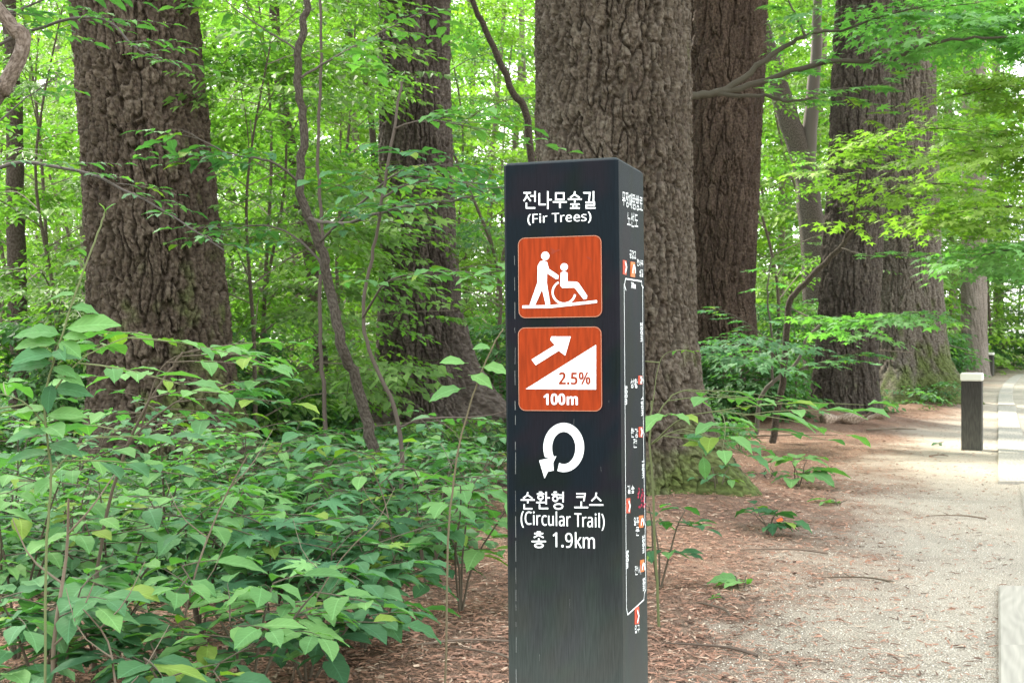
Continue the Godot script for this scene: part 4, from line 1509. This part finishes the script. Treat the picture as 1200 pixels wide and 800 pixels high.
# ------------------------------------------------------------------ the wood behind
func wood_behind() -> void:
	M.spray = spray_mesh("plain", 30, 0.75, 0.085, 1)
	M.spray_big = spray_mesh("plain", 30, 0.9, 0.13, 2)
	M.spray_maple = spray_mesh("maple", 20, 0.7, 0.085, 3)
	M.cover = spray_mesh("plain", 20, 0.42, 0.085, 4)
	# thin trunks that can be told apart
	var slim := "slim trunks among the big firs"
	var B := Color(0.13, 0.11, 0.09)
	var tall := func(label: String, pts: Array, d: float, w: float, group: String, extra: Array, bark := Color(0.075, 0.062, 0.050)) -> void:
		var line := [G(pts[0][0], d)]
		for p in pts.slice(1):
			line.append(P(p[0], p[1], d + p[2] if p.size() > 2 else d))
		sapling("slim_tree", label, "tree", group, line[0], [[line, w / F * d * 0.5, 0, "ovate", 0.08, "dull"]] + extra, bark)
	tall.call("thin straight grey trunk at the left edge, left of the leaning fir", [[22, 0], [18, 300], [16, 150], [8, 0], [2, -160]], 13.0, 25.0, slim, [])
	tall.call("slim brown trunk standing upright between the left fir and the twisted sapling", [[372, 0], [378, 470], [366, 330], [345, 200], [326, 90], [318, -40], [314, -160]], 17.0, 19.0, slim, [])
	tall.call("slender trunk leaning left beyond the buttressed fir, near the marker's top", [[640, 0], [622, 170], [600, 105], [572, 40], [552, -5], [520, -120]], 15.0, 10.0, slim, [])
	tall.call("thin dark stem leaning right, seen above the twisted sapling's left", [[470, 0], [440, 200], [425, 80], [395, 10], [370, -80]], 19.0, 9.0, slim, [])
	tall.call("thin dark upright stem just left of the twisted sapling", [[384, 0], [380, 470], [374, 380], [377, 280], [372, 180], [376, 60], [372, -60]], 9.0, 5.5, slim, [])
	# fork-trunked tree
	var d := 24.0
	var base := G(958, d)
	var line := [base, P(956, 330, d), P(949, 240, d), P(943, 195, d)]
	sapling("forked_tree", "grey tree that forks into two limbs between the dark fir and the slimmer fir", "tree", "", base, [[line + [P(922, 130, d), P(907, 80, d), P(890, 20, d), P(860, -80, d)], 0.27, 0, "ovate", 0.1, "dull"],
		[[P(945, 215, d), P(951, 140, d), P(957, 60, d), P(960, -20, d), P(966, -110, d)], 0.17, 0, "ovate", 0.1, "dull"]], Color(0.125, 0.108, 0.092))
	# far thin trunks
	var order := ["first", "second", "third", "fourth", "fifth", "sixth", "seventh", "eighth", "ninth", "tenth", "eleventh", "twelfth", "thirteenth", "fourteenth", "fifteenth", "sixteenth", "seventeenth", "eighteenth", "nineteenth", "twentieth"]
	var cols := [62, 75, 100, 268, 292, 310, 335, 352, 408, 418, 455, 545, 575, 603, 612, 912, 928, 960, 1118, 1172]
	for f in [[100, 30, 16], [62, 40, 12], [292, 44, 14], [310, 34, 11], [335, 52, 16], [352, 38, 13], [408, 46, 18], [418, 36, 12], [545, 40, 13], [575, 30, 11], [603, 48, 14], [612, 34, 10], [912, 36, 14], [928, 50, 16], [960, 40, 13], [1118, 50, 17], [1172, 62, 19], [268, 60, 17], [455, 62, 18], [75, 58, 17]]:
		var fd: float = f[1]
		var p := G(f[0], fd)
		var hh := 0.34 * fd + 2.0
		var o := thing("distant_trunk", "thin distant trunk among bright far leaves, " + order[cols.find(f[0])] + " from the left", "tree", p, "distant trunks in the far wood")
		var m := MB.new()
		m.col = Color(0.17, 0.145, 0.12) * rr(0.8, 1.3)
		var tp := smooth_path([Vector3(0, -0.2, 0), Vector3(rr(-0.15, 0.15), hh * 0.35, 0), Vector3(rr(-0.3, 0.3), hh * 0.7, 0), Vector3(rr(-0.6, 0.6), hh, 0)], 14)
		m.tube(tp, taper(f[2] / F * fd * 0.32, f[2] / F * fd * 0.2, 14), 9)
		part("trunk", m.done(), M.bark, o)
	# young broadleaf trees: [column, distance, height, kind, tone]
	var lime := Color(0.200, 0.315, 0.085)
	var leafy := Color(0.142, 0.262, 0.075)
	var cool := Color(0.088, 0.195, 0.085)
	var g := "young broadleaf trees in the wood"
	var gaps := {"a": "leafy tree in the bright gap left of the leaning fir", "b": "leafy tree in the gap between leaning fir and buttressed fir", "c": "leafy tree in the gap between buttressed fir and trail marker", "d": "leafy tree in the gap right of the dark brown fir", "e": "leafy tree at the wood's edge beside the path's bend", "f": "leafy tree beyond the far bend of the path"}
	var count := {}
	var nth := ["the nearest of them", "second in depth", "third in depth", "fourth in depth", "fifth in depth", "sixth in depth", "seventh in depth", "eighth in depth", "ninth in depth", "tenth in depth", "eleventh in depth", "twelfth in depth"]
	for t in [["a", 40, 10.8, 4.0, leafy], ["a", 60, 15, 6.0, leafy], ["a", -30, 18, 7.0, lime], ["a", 70, 23, 8.0, lime], ["a", 10, 30, 10.0, lime], ["a", 95, 36, 12.0, lime], ["a", 45, 42, 13.0, lime],
			["b", 300, 10.8, 3.6, leafy], ["b", 335, 12.4, 4.2, leafy], ["b", 300, 13, 5.2, leafy], ["b", 262, 17, 6.0, leafy], ["b", 420, 18, 7.0, leafy], ["b", 330, 22, 8.0, lime], ["b", 395, 27, 9.0, lime], ["b", 285, 31, 10.5, lime], ["b", 440, 36, 12.0, lime], ["b", 350, 41, 13.0, lime], ["b", 240, 39, 13.0, lime],
			["c", 560, 17, 6.5, cool], ["c", 590, 21, 7.5, leafy], ["c", 540, 26, 9.0, lime], ["c", 615, 31, 10.5, lime], ["c", 570, 38, 12.5, lime], ["c", 500, 40, 13.0, lime],
			["d", 905, 21, 7.0, leafy], ["d", 935, 29, 9.5, lime], ["d", 900, 36, 12.0, lime], ["d", 965, 33, 10.5, leafy], ["d", 945, 43, 13.0, lime],
			["e", 1045, 28, 8.5, leafy], ["e", 1035, 34, 10.0, leafy], ["e", 1050, 41, 12.0, leafy], ["e", 1080, 49, 14.0, leafy],
			["f", 1165, 52, 15.0, cool], ["f", 1215, 56, 15.0, cool], ["f", 1135, 58, 16.0, leafy], ["f", 1250, 64, 17.0, cool], ["f", 1190, 70, 19.0, cool]]:
		var dd: float = t[2]
		var big := 1.0 if dd < 26 else 1.25
		count[t[0]] = count.get(t[0], 0) + 1
		young_tree("young_tree", gaps[t[0]] + ", " + nth[count[t[0]] - 1], g + ", " + gaps[t[0]].substr(11), G(t[1], dd), {"h": t[3], "r": 0.010 + 0.0036 * t[3], "low": 0.06, "reach": 1.1 + 0.16 * t[3], "limbs": int(15 + t[3] * 1.7), "sprays": 10, "kind": "spray" if dd < 26 else "spray_big", "tone": t[4], "size": big})
	# the far wood, where no tree can be told apart
	mass("far_woodland", "bright far woodland reading as one mass of leaves behind the trunks", "woodland", M.spray_big, 15000, func():
		var dd := rr(44, 78)
		var x := rr(-0.5, 0.62) * dd
		if x > edge_x(dd) - 1.0 and x < edge_x(dd) + 3.5:
			return null
		return Vector3(x, gh(x, -dd) + 0.2 + pow(R.randf(), 1.35) * (0.32 * dd), -dd), lime, 1.2, 2.4)
	# low growth under the trees
	mass("ground_cover", "low leafy growth covering the ground under the trees", "ground cover", M.cover, 7000, func():
		var dd := 5.6 * exp(R.randf() * 1.9)
		var x := rr(-0.48, 0.36) * dd
		var off := edge_x(dd) - x
		var need := 2.6 + 0.06 * dd if dd < 20.0 else 1.0
		if dd < 12.0:
			need = maxf(need, 0.43 * dd + 0.2)
		elif dd < 20.0:
			need = 0.19 * dd + 0.5
		if off < need + 0.8 * NZ.lump.get_noise_2d(x, dd):
			return null
		return Vector3(x, gh(x, -dd) + rr(0.02, 0.10 + 0.012 * dd), -dd), cool * 0.95, 0.6, 1.5)
	# bushes between the trunks, mid distance
	for t in [["dark leafy bush at the foot of the dark brown fir", 868, 17.0, 0.75, 0.7], ["low bush between the dark brown fir and the slimmer fir", 930, 20.5, 1.7, 1.2], ["leafy bush hiding the ground behind the leaning fir", 235, 12.0, 1.1, 0.9], ["leafy bush left of the buttressed fir's foot", 320, 13.5, 0.6, 0.9], ["leafy bush behind the trail marker's left edge", 570, 16.0, 1.3, 1.1],
			["leafy bush at the left edge below the thin straight trunk", 40, 11.0, 1.3, 1.0], ["bush at the foot of the distant pale fir, left side", 1088, 38.0, 1.3, 1.0], ["bush at the wood's edge to the right of the distant pale fir", 1140, 52.0, 1.5, 1.3], ["low bush at the foot of the distant pale fir, right side", 1188, 58.0, 1.4, 1.6], ["bush where the path disappears to the right", 1190, 66.0, 2.8, 2.4], ["bush behind the bend of the path at the right edge", 1200, 60.0, 4.0, 3.0]]:
		young_tree("bush", t[0], "bushes between the trunks", G(t[1], t[2]), {"h": t[3], "r": 0.02, "low": 0.1, "reach": t[4], "limbs": 16, "sprays": 10, "kind": "cover", "tone": cool, "size": 1.2 if t[2] < 25 else 1.7, "cat": "bush"})

# ------------------------------------------------------------------ plants near the camera
func near_plants() -> void:
	var g := "waist-high shrubs in the left foreground"
	# [label, column, distance, height, spread, stems, twigs, kind, leaf, tone]
	for s in [
		["shrub with pale matte leaves in the lower left corner", 60, 3.4, 0.42, 0.34, 4, 5, "ovate", 0.118, "dull"],
		["fresh green shrub with pointed leaves near the bottom edge left of centre", 290, 3.5, 0.40, 0.32, 4, 5, "ovate", 0.118, "fresh"],
		["dark low shrub at the bottom edge under the fresh green one", 210, 3.2, 0.24, 0.30, 3, 4, "ovate", 0.118, "dark"],
		["fresh shrub with small leaves on the left edge halfway up the undergrowth", 20, 4.1, 0.62, 0.40, 5, 5, "ovate", 0.085, "fresh"],
		["broad shrub in front of the leaning fir's left foot", 130, 4.3, 0.60, 0.42, 5, 5, "ovate", 0.105, "dull"],
		["broad shrub in front of the leaning fir's right foot", 235, 4.6, 0.58, 0.42, 5, 5, "ovate", 0.118, "fresh"],
		["dark maple-leaved shrub in the middle of the undergrowth", 320, 4.5, 0.46, 0.40, 4, 5, "maple", 0.118, "dark"],
		["shrub with drooping leaves in the middle of the undergrowth, right of the maple-leaved one", 385, 4.4, 0.44, 0.36, 4, 5, "ovate", 0.118, "dull"],
		["low dark shrub above the bare litter left of the marker's foot", 455, 4.8, 0.36, 0.36, 4, 5, "ovate", 0.118, "dark"],
		["heart-leaved plant beside the bare litter left of the marker", 425, 4.2, 0.22, 0.24, 3, 3, "heart", 0.118, "dull"],
		["fresh shrub pressed against the marker's left edge at mid height", 540, 5.0, 0.58, 0.38, 4, 5, "ovate", 0.118, "fresh"],
		["shrub just left of the marker below the buttressed fir", 500, 5.6, 0.62, 0.42, 5, 5, "ovate", 0.09, "dull"],
		["shrub below the buttressed fir's left flank", 425, 5.8, 0.50, 0.44, 5, 5, "ovate", 0.09, "dull"],
		["shrub between the two left firs, lower part", 345, 6.0, 0.54, 0.46, 5, 5, "ovate", 0.118, "dull"],
		["narrow-leaved shrub right of the leaning fir's foot", 285, 6.4, 0.62, 0.46, 5, 6, "lance", 0.12, "fresh"],
		["shrub touching the leaning fir's bark in front", 190, 6.2, 0.78, 0.44, 5, 5, "ovate", 0.09, "dull"],
		["shrub left of the leaning fir's foot", 90, 6.0, 0.72, 0.46, 5, 5, "ovate", 0.09, "dull"],
		["shrub at the left edge under the thin straight trunk", 10, 6.4, 0.70, 0.46, 5, 5, "ovate", 0.09, "dark"],
		["farther shrub between the two left firs, upper part", 320, 8.0, 0.50, 0.52, 5, 5, "ovate", 0.118, "dull"],
		["farther shrub in front of the buttressed fir's foot", 470, 8.2, 0.42, 0.52, 5, 5, "ovate", 0.118, "dull"],
		["farther shrub under the twisted sapling", 400, 7.4, 0.44, 0.48, 5, 5, "ovate", 0.118, "dull"],
		["farther shrub beside the marker's left edge", 560, 7.6, 0.48, 0.5, 5, 5, "ovate", 0.118, "dull"],
		["low dark plant at the bottom of the left corner", 120, 3.7, 0.30, 0.30, 4, 4, "ovate", 0.118, "dark"],
		["low dark plant in the hollow under the fresh green shrub", 360, 3.9, 0.24, 0.30, 4, 4, "ovate", 0.118, "dark"],
	]:
		shrub("shrub", s[0], "shrub", g, G(s[1], s[2]), s[3], s[4], s[5], s[6], s[7], s[8], s[9], 5)
	# the tall large-leaved plant at the left edge
	var d := 3.1
	var base := G(52, d)
	var limbs := [[[base, P(55, 640, d), P(60, 560, d), P(52, 470, d), P(70, 400, d), P(96, 320, d), P(118, 262, d), P(122, 245, d)], 0.0034, 0, "ovate", 0.1, "fresh"], [[P(54, 470, d), P(90, 425, d), P(140, 398, d + 0.1), P(178, 392, d + 0.2)], 0.0026, 4, "ovate", 0.092, "fresh"], [[P(55, 500, d), P(25, 470, d), P(-25, 455, d)], 0.0026, 4, "ovate", 0.092, "fresh"], [[P(58, 560, d), P(95, 520, d + 0.1), P(150, 500, d + 0.3)], 0.0026, 4, "ovate", 0.092, "dull"]]
	var tallp := sapling("tall_leafy_plant", "tall plant with big bright leaves and a curling light green tip at the left edge", "plant", "", base, limbs, Color(0.12, 0.14, 0.06))
	for l in [[122, 248, 1.2, 0.75, 0.042, "lime"], [124, 250, -0.5, 1.1, 0.05, "lime"], [100, 300, -0.3, 0.4, 0.07, "lime"], [92, 310, -1.9, 0.1, 0.085, "fresh"], [88, 345, -1.7, -0.1, 0.10, "fresh"], [82, 360, 1.6, -0.05, 0.105, "fresh"], [72, 395, 1.45, 0.0, 0.13, "fresh"], [66, 402, -1.5, 0.02, 0.13, "fresh"], [70, 400, 0.9, -0.5, 0.10, "fresh"], [60, 425, -1.2, -0.1, 0.12, "dull"], [64, 440, 1.3, -0.15, 0.11, "fresh"], [60, 450, 0.1, -0.9, 0.095, "dark"], [54, 480, -1.6, -0.02, 0.14, "fresh"], [55, 486, 1.5, -0.02, 0.15, "fresh"], [56, 500, 0.6, -0.1, 0.13, "fresh"], [56, 505, -0.8, -0.12, 0.13, "dull"], [62, 422, 2.4, 0.1, 0.12, "dull"], [58, 470, 2.8, 0.05, 0.12, "dull"], [78, 385, 1.5, 0.1, 0.15, "fresh"], [70, 392, -1.4, 0.12, 0.15, "fresh"], [66, 410, 0.5, -0.2, 0.12, "dull"], [64, 415, -0.7, -0.1, 0.13, "dull"], [62, 430, 1.1, -0.3, 0.12, "fresh"], [58, 455, 1.7, -0.1, 0.13, "dull"], [55, 490, 2.0, 0.0, 0.14, "fresh"], [55, 492, -2.0, 0.0, 0.14, "fresh"], [56, 520, 1.3, -0.2, 0.13, "dull"], [57, 530, -1.3, -0.2, 0.13, "dull"]]:
		put_leaf(tallp, P(l[0], l[1], d) - base, Vector3(sin(l[2]), l[3], cos(l[2]) * 0.8), Vector3(rr(-0.3, 0.3), 1, rr(0.35, 1.0)), l[4] * 0.78, "ovate", l[5])
	# branch of leaves in front of the leaning fir
	d = 3.9
	base = G(110, d)
	sapling("leaning_shrub", "thin shrub whose level sprays of leaves cross the foot of the leaning fir", "shrub", "", base, [[[base, P(118, 640, d), P(150, 520, d), P(185, 455, d), P(215, 412, d)], 0.006, 6, "ovate", 0.095, "fresh"], [[P(150, 520, d), P(180, 490, d), P(235, 455, d), P(270, 462, d)], 0.004, 6, "ovate", 0.095, "dull"], [[P(165, 500, d), P(190, 430, d), P(240, 405, d)], 0.003, 5, "ovate", 0.095, "fresh"]], Color(0.09, 0.07, 0.05), 6)
	# tall thin stem left of the marker with big oval leaves
	d = 3.7
	base = G(522, d)
	var oval := sapling("thin_stemmed_plant", "thin upright stem with a few large oval leaves just left of the trail marker", "plant", "", base, [[[base, P(525, 640, d), P(535, 540, d), P(552, 470, d), P(575, 410, d), P(590, 385, d)], 0.0035, 0, "heart", 0.1, "fresh"]], Color(0.12, 0.10, 0.06))
	for l in [[540, 455, -1.7, -0.2, 0.105, "fresh"], [552, 440, 1.2, -0.35, 0.095, "dull"], [545, 425, -1.45, 0.05, 0.10, "fresh"], [566, 430, 1.6, -0.1, 0.11, "dull"], [575, 408, -1.5, 0.12, 0.085, "fresh"]]:
		put_leaf(oval, P(l[0], l[1], d) - base, Vector3(sin(l[2]), l[3], cos(l[2]) + 0.5), Vector3(rr(-0.2, 0.2), 1, 0.7), l[4], "ovate", l[5])
	# the twisted sapling
	d = 7.6
	base = G(443, d)
	var tw := [base, P(436, 520, d), P(418, 450, d), P(400, 400, d - 0.1), P(386, 340, d), P(376, 290, d), P(360, 250, d), P(350, 215, d), P(356, 150, d), P(348, 95, d), P(352, 40, d), P(360, 0, d), P(364, -70, d)]
	sapling("twisted_sapling", "crooked grey sapling winding upward between the leaning fir and the buttressed fir", "tree", "", base, [[tw, 0.036, 0, "ovate", 0.118, "dull"],
		[[P(360, 255, d), P(400, 262, d - 0.3), P(460, 245, d - 0.8), P(530, 235, d - 1.2), P(585, 225, d - 1.5)], 0.012, 13, "ovate", 0.098, "dull"],
		[[P(372, 285, d), P(420, 240, d - 0.4), P(470, 200, d - 0.8), P(520, 190, d - 1.2)], 0.010, 11, "ovate", 0.118, "dull"],
		[[P(350, 215, d), P(320, 190, d - 0.2), P(265, 178, d - 0.3), P(210, 150, d - 0.3)], 0.010, 9, "ovate", 0.118, "dull"],
		[[P(390, 350, d), P(370, 300, d + 0.1), P(320, 265, d + 0.2), P(262, 270, d + 0.2)], 0.012, 5, "ovate", 0.118, "dull"],
		[[P(352, 90, d), P(385, 70, d), P(440, 40, d), P(500, 10, d)], 0.009, 8, "ovate", 0.118, "fresh"],
		[[P(350, 60, d), P(320, 40, d), P(275, 10, d), P(240, -25, d)], 0.008, 8, "ovate", 0.085, "fresh"]], Color(0.075, 0.064, 0.053))
	# leaning stems at the buttressed fir
	d = 6.6
	base = G(470, d)
	sapling("curved_sapling", "curved thin sapling with level leaf sprays crossing the buttressed fir's trunk", "tree", "", base, [[[base, P(468, 500, d), P(440, 430, d), P(425, 370, d), P(436, 300, d), P(448, 230, d), P(462, 150, d), P(470, 95, d)], 0.012, 0, "ovate", 0.09, "dull"],
		[[P(425, 372, d), P(455, 330, d - 0.3), P(515, 318, d - 0.6), P(580, 322, d - 0.8)], 0.007, 9, "ovate", 0.10, "fresh"],
		[[P(462, 150, d), P(500, 140, d - 0.1), P(560, 150, d - 0.2)], 0.006, 8, "ovate", 0.101, "fresh"], [[P(448, 232, d), P(480, 215, d - 0.3), P(540, 212, d - 0.6), P(585, 240, d - 0.8)], 0.007, 10, "ovate", 0.10, "dull"],
		[[P(468, 500, d), P(500, 490, d - 0.1), P(560, 488, d - 0.2), P(600, 480, d - 0.2)], 0.007, 3, "ovate", 0.085, "dull"]], Color(0.075, 0.062, 0.048))
	# off the left edge: a tree whose limbs reach in
	d = 7.2
	base = G(-60, d)
	sapling("overhanging_tree", "tree just outside the left edge whose level leafy branches cross the leaning fir's trunk", "tree", "", base, [[[base, P(-62, 400, d), P(-70, 150, d), P(-66, -150, d)], 0.06, 0, "ovate", 0.118, "dull"],
		[[P(-64, 260, d), P(0, 195, d), P(90, 200, d - 0.2), P(170, 235, d - 0.4), P(262, 292, d - 0.6)], 0.014, 14, "lance", 0.085, "dull"],
		[[P(-66, 90, d), P(20, 40, d), P(110, 20, d - 0.3), P(165, 60, d - 0.5), P(205, 75, d - 0.6)], 0.012, 13, "lance", 0.085, "fresh"],
		[[P(-68, 40, d), P(20, 10, d), P(110, -25, d - 0.3)], 0.012, 10, "ovate", 0.118, "dull"],
		[[P(-64, 200, d), P(10, 130, d), P(70, 85, d)], 0.008, 5, "ovate", 0.075, "dull"]], Color(0.075, 0.065, 0.055))
	# the bent dead limb top left
	d = 5.2
	var q := G(-40, d)
	var dead := thing("dead_branch_tree", "bent bare grey limb reaching in at the top left corner", "dead tree", q)
	var b := MB.new()
	b.col = Color(0.12, 0.095, 0.08)
	b.tube(smooth_path([Vector3(0, -0.1, 0), P(-55, 500, d) - q, P(-50, 300, d) - q, P(-30, 160, d) - q, P(4, 96, d) - q], 18), taper(0.05, 0.034, 18), 10)
	part("trunk", b.done(), M.bark, dead)
	b = MB.new()
	b.col = Color(0.17, 0.135, 0.11)
	b.tube(smooth_path([P(0, 108, d) - q, P(12, 85, d) - q, P(23, 62, d) - q, P(25, 42, d) - q, P(14, 32, d) - q, P(3, 18, d) - q, P(-20, -14, d) - q], 22), taper(0.034, 0.024, 22), 10)
	for k in b.v.size():
		b.v[k] += Vector3(0.012, 0.012, 0.012) * NZ.fine.get_noise_3dv(b.v[k] * 14.0)
	b.tube([P(24, 48, d) - q, P(30, 40, d) - q, P(33, 36, d) - q], [0.017, 0.012, 0.007], 7)
	part("limb", b.done(), M.bark, dead)
	# right of the marker
	d = 4.6
	base = G(772, d)
	var rs := sapling("arching_shrub", "shrub with long drooping light leaves arching out from behind the trail marker's right side", "shrub", "", base, [[[base, P(768, 640, d), P(762, 520, d), P(764, 470, d)], 0.006, 0, "ovate", 0.118, "dull"],
		[[P(763, 500, d), P(790, 462, d), P(830, 458, d), P(862, 468, d)], 0.0035, 4, "ovate", 0.101, "fresh"], [[P(764, 520, d), P(800, 490, d - 0.2), P(850, 482, d - 0.3), P(880, 492, d - 0.3)], 0.0035, 5, "ovate", 0.12, "fresh"],
		[[P(764, 520, d), P(790, 505, d), P(830, 500, d)], 0.003, 4, "ovate", 0.115, "dull"], [[P(764, 480, d), P(775, 420, d), P(800, 410, d)], 0.002, 2, "lance", 0.05, "lime"]], Color(0.10, 0.11, 0.05), 4)
	put_leaf(rs, P(824, 535, d) - base, Vector3(0.1, -1, 0.2), Vector3(0, 0.2, 1), 0.085, "ovate", "lime")
	put_leaf(rs, P(800, 522, d) - base, Vector3(1, 0.1, 0.5), Vector3(0, 1, 0.5), 0.08, "ovate", "lime")
	shrub("shrub", "low shrub at the trail marker's right edge in front of the broad trunk's foot", "shrub", "", G(772, 5.4), 0.36, 0.2, 3, 3, "ovate", 0.10, "dark", 4)
	for s in [["seedling cluster with broad leaves on the litter right of the broad trunk", 935, 9.0, 0.22, 0.18, 3, 2, "heart", 0.165, "fresh", 3], ["little plant of dark leaves on the needles with an orange scrap in it", 898, 6.9, 0.13, 0.15, 4, 2, "ovate", 0.12, "dark", 3], ["single pale seedling low on the needles right of the marker", 868, 5.4, 0.06, 0.05, 2, 1, "heart", 0.125, "fresh", 2], ["small seedling between the needles and the sand", 985, 8.0, 0.05, 0.08, 2, 1, "ovate", 0.12, "fresh", 3], ["tiny seedling beside the seedling cluster, on its left", 900, 9.6, 0.10, 0.10, 2, 1, "ovate", 0.10, "dull", 3],
			["tiny dark seedling in front of the white-capped bollard", 1103, 13.6, 0.05, 0.06, 2, 1, "ovate", 0.07, "dark", 3], ["small plant against the broad trunk's mossy foot", 838, 8.0, 0.16, 0.14, 3, 2, "ovate", 0.08, "dull", 3], ["pale fallen-looking seedling low at the trail marker's right, near the sand", 838, 5.1, 0.03, 0.04, 1, 1, "heart", 0.06, "fresh", 2], ["small leafy sprout near the foot of the dark fir", 868, 12.5, 0.22, 0.2, 3, 2, "ovate", 0.1, "dull", 4]]:
		shrub("seedling", s[0], "seedling", "seedlings on the litter", G(s[1], s[2]), s[3], s[4], s[5], s[6], s[7], s[8], s[9], s[10])
	# maple behind the broad trunk, its limbs over the path
	d = 11.0
	base = G(772, d)
	var mp := sapling("maple_tree", "maple rooted behind the broad trunk with long branches reaching right over the path", "tree", "", base, [[[base, P(770, 400, d), P(765, 250, d), P(780, 130, d), P(786, 40, d), P(790, -120, d)], 0.07, 0, "maple", 0.118, "fresh"],
		[[P(775, 150, d), P(810, 113, d), P(850, 106, d), P(900, 68, d), P(945, 40, d), P(985, 36, d)], 0.042, 0, "maple", 0.118, "fresh"],
		[[P(838, 108, d), P(885, 98, d), P(960, 74, d - 0.2), P(1040, 68, d - 0.4), P(1090, 50, d - 0.5), P(1135, 44, d - 0.6), P(1200, 40, d - 0.7)], 0.030, 16, "maple", 0.10, "fresh", 6],
		[[P(840, 110, d), P(900, 112, d - 0.2), P(930, 118, d - 0.3), P(985, 104, d - 0.4), P(1050, 98, d - 0.5)], 0.020, 9, "maple", 0.118, "fresh"],
		[[P(944, 40, d), P(935, 20, d), P(925, 0, d), P(900, -40, d)], 0.014, 3, "maple", 0.09, "fresh"],
		[[P(985, 36, d), P(1030, 20, d - 0.3), P(1080, 8, d - 0.6), P(1140, 4, d - 0.9)], 0.012, 14, "maple", 0.095, "fresh", 16],
		[[P(975, 103, d - 0.4), P(1000, 120, d - 0.4), P(1022, 145, d - 0.4)], 0.008, 4, "maple", 0.09, "lime"]], Color(0.065, 0.055, 0.042))
	mp.set_meta("label", "maple rooted behind the broad trunk with long bare-backed branches reaching right over the path")
	# maple at the bend: curved stem and level tiers of leaves
	d = 14.0
	base = G(905, d)
	sapling("maple_sapling", "curved maple sapling with level tiers of leaves between the dark fir and the slimmer fir", "tree", "", base, [[[base, P(918, 440, d), P(925, 360, d), P(940, 335, d), P(985, 290, d), P(1008, 250, d), P(1030, 215, d), P(1046, 200, d)], 0.04, 0, "maple", 0.118, "fresh"],
		[[P(1000, 265, d), P(1010, 200, d - 0.5), P(1040, 160, d - 1), P(1100, 150, d - 1.5), P(1180, 160, d - 2)], 0.012, 20, "maple", 0.095, "lime", 22],
		[[P(990, 285, d), P(1040, 230, d - 0.5), P(1100, 215, d - 1), P(1180, 225, d - 1.5)], 0.012, 16, "maple", 0.095, "lime", 22],
		[[P(1000, 265, d), P(970, 205, d - 0.5), P(985, 175, d - 1), P(1050, 180, d - 1)], 0.010, 14, "maple", 0.095, "lime", 4],
		[[P(985, 290, d), P(1020, 300, d - 0.5), P(1060, 300, d - 1), P(1110, 310, d - 1.5)], 0.010, 10, "maple", 0.09, "fresh"],
		[[P(925, 360, d), P(960, 375, d - 0.4), P(1010, 375, d - 0.8), P(1060, 365, d - 1.0)], 0.010, 14, "maple", 0.10, "fresh", 14],
		[[P(918, 430, d), P(890, 400, d - 0.4), P(860, 405, d - 0.6), P(830, 415, d - 0.8)], 0.010, 12, "maple", 0.10, "dull", 12],
		[[P(918, 440, d), P(960, 425, d - 0.4), P(1010, 410, d - 0.8)], 0.010, 10, "maple", 0.10, "dull"]], Color(0.075, 0.062, 0.048))
	# two stems beside it
	base = G(885, 15.0)
	d = 15.0
	sapling("thin_sapling", "thin dark sapling leaning right beside the dark fir's foot", "tree", "", base, [[[base, P(895, 460, d), P(930, 430, d), P(945, 400, d), P(960, 380, d)], 0.03, 0, "maple", 0.08, "dull"], [[P(905, 452, d), P(905, 400, d), P(900, 340, d), P(905, 300, d)], 0.02, 8, "maple", 0.09, "dull"], [[P(903, 400, d), P(870, 375, d), P(838, 360, d)], 0.01, 8, "maple", 0.09, "dark"]], Color(0.09, 0.075, 0.06))
	# foliage of a tree overhanging the right edge
	d = 12.5
	base = G(1330, d)
	var lm := [[[base, P(1330, 200, d), P(1325, -200, d)], 0.09, 0, "maple", 0.1, "fresh"]]
	for l in [[60, 1110, 30, 16, "fresh"], [120, 1130, 110, 16, "lime"], [190, 1120, 180, 14, "lime"], [255, 1110, 250, 12, "lime"], [10, 1150, -20, 12, "fresh"], [300, 1150, 300, 9, "fresh"]]:
		lm.append([[P(1328, l[0] - 40, d), P(1260, l[0], d - 0.5), P(1190, l[2] - 8, d - 1), P(l[1], l[2], d - 1.4)], 0.018, l[3], "maple", 0.10, l[4], 40])
	sapling("overhanging_maple", "maple outside the right edge whose yellow-green leaf tiers hang over the path", "tree", "", base, lm, Color(0.065, 0.055, 0.042))

func _ready() -> void:
	R.seed = 20240
	light_and_camera()
	materials()
	ground()
	path()
	big_firs()
	trail_marker()
	small_things()
	wood_behind()
	near_plants()
	litter()
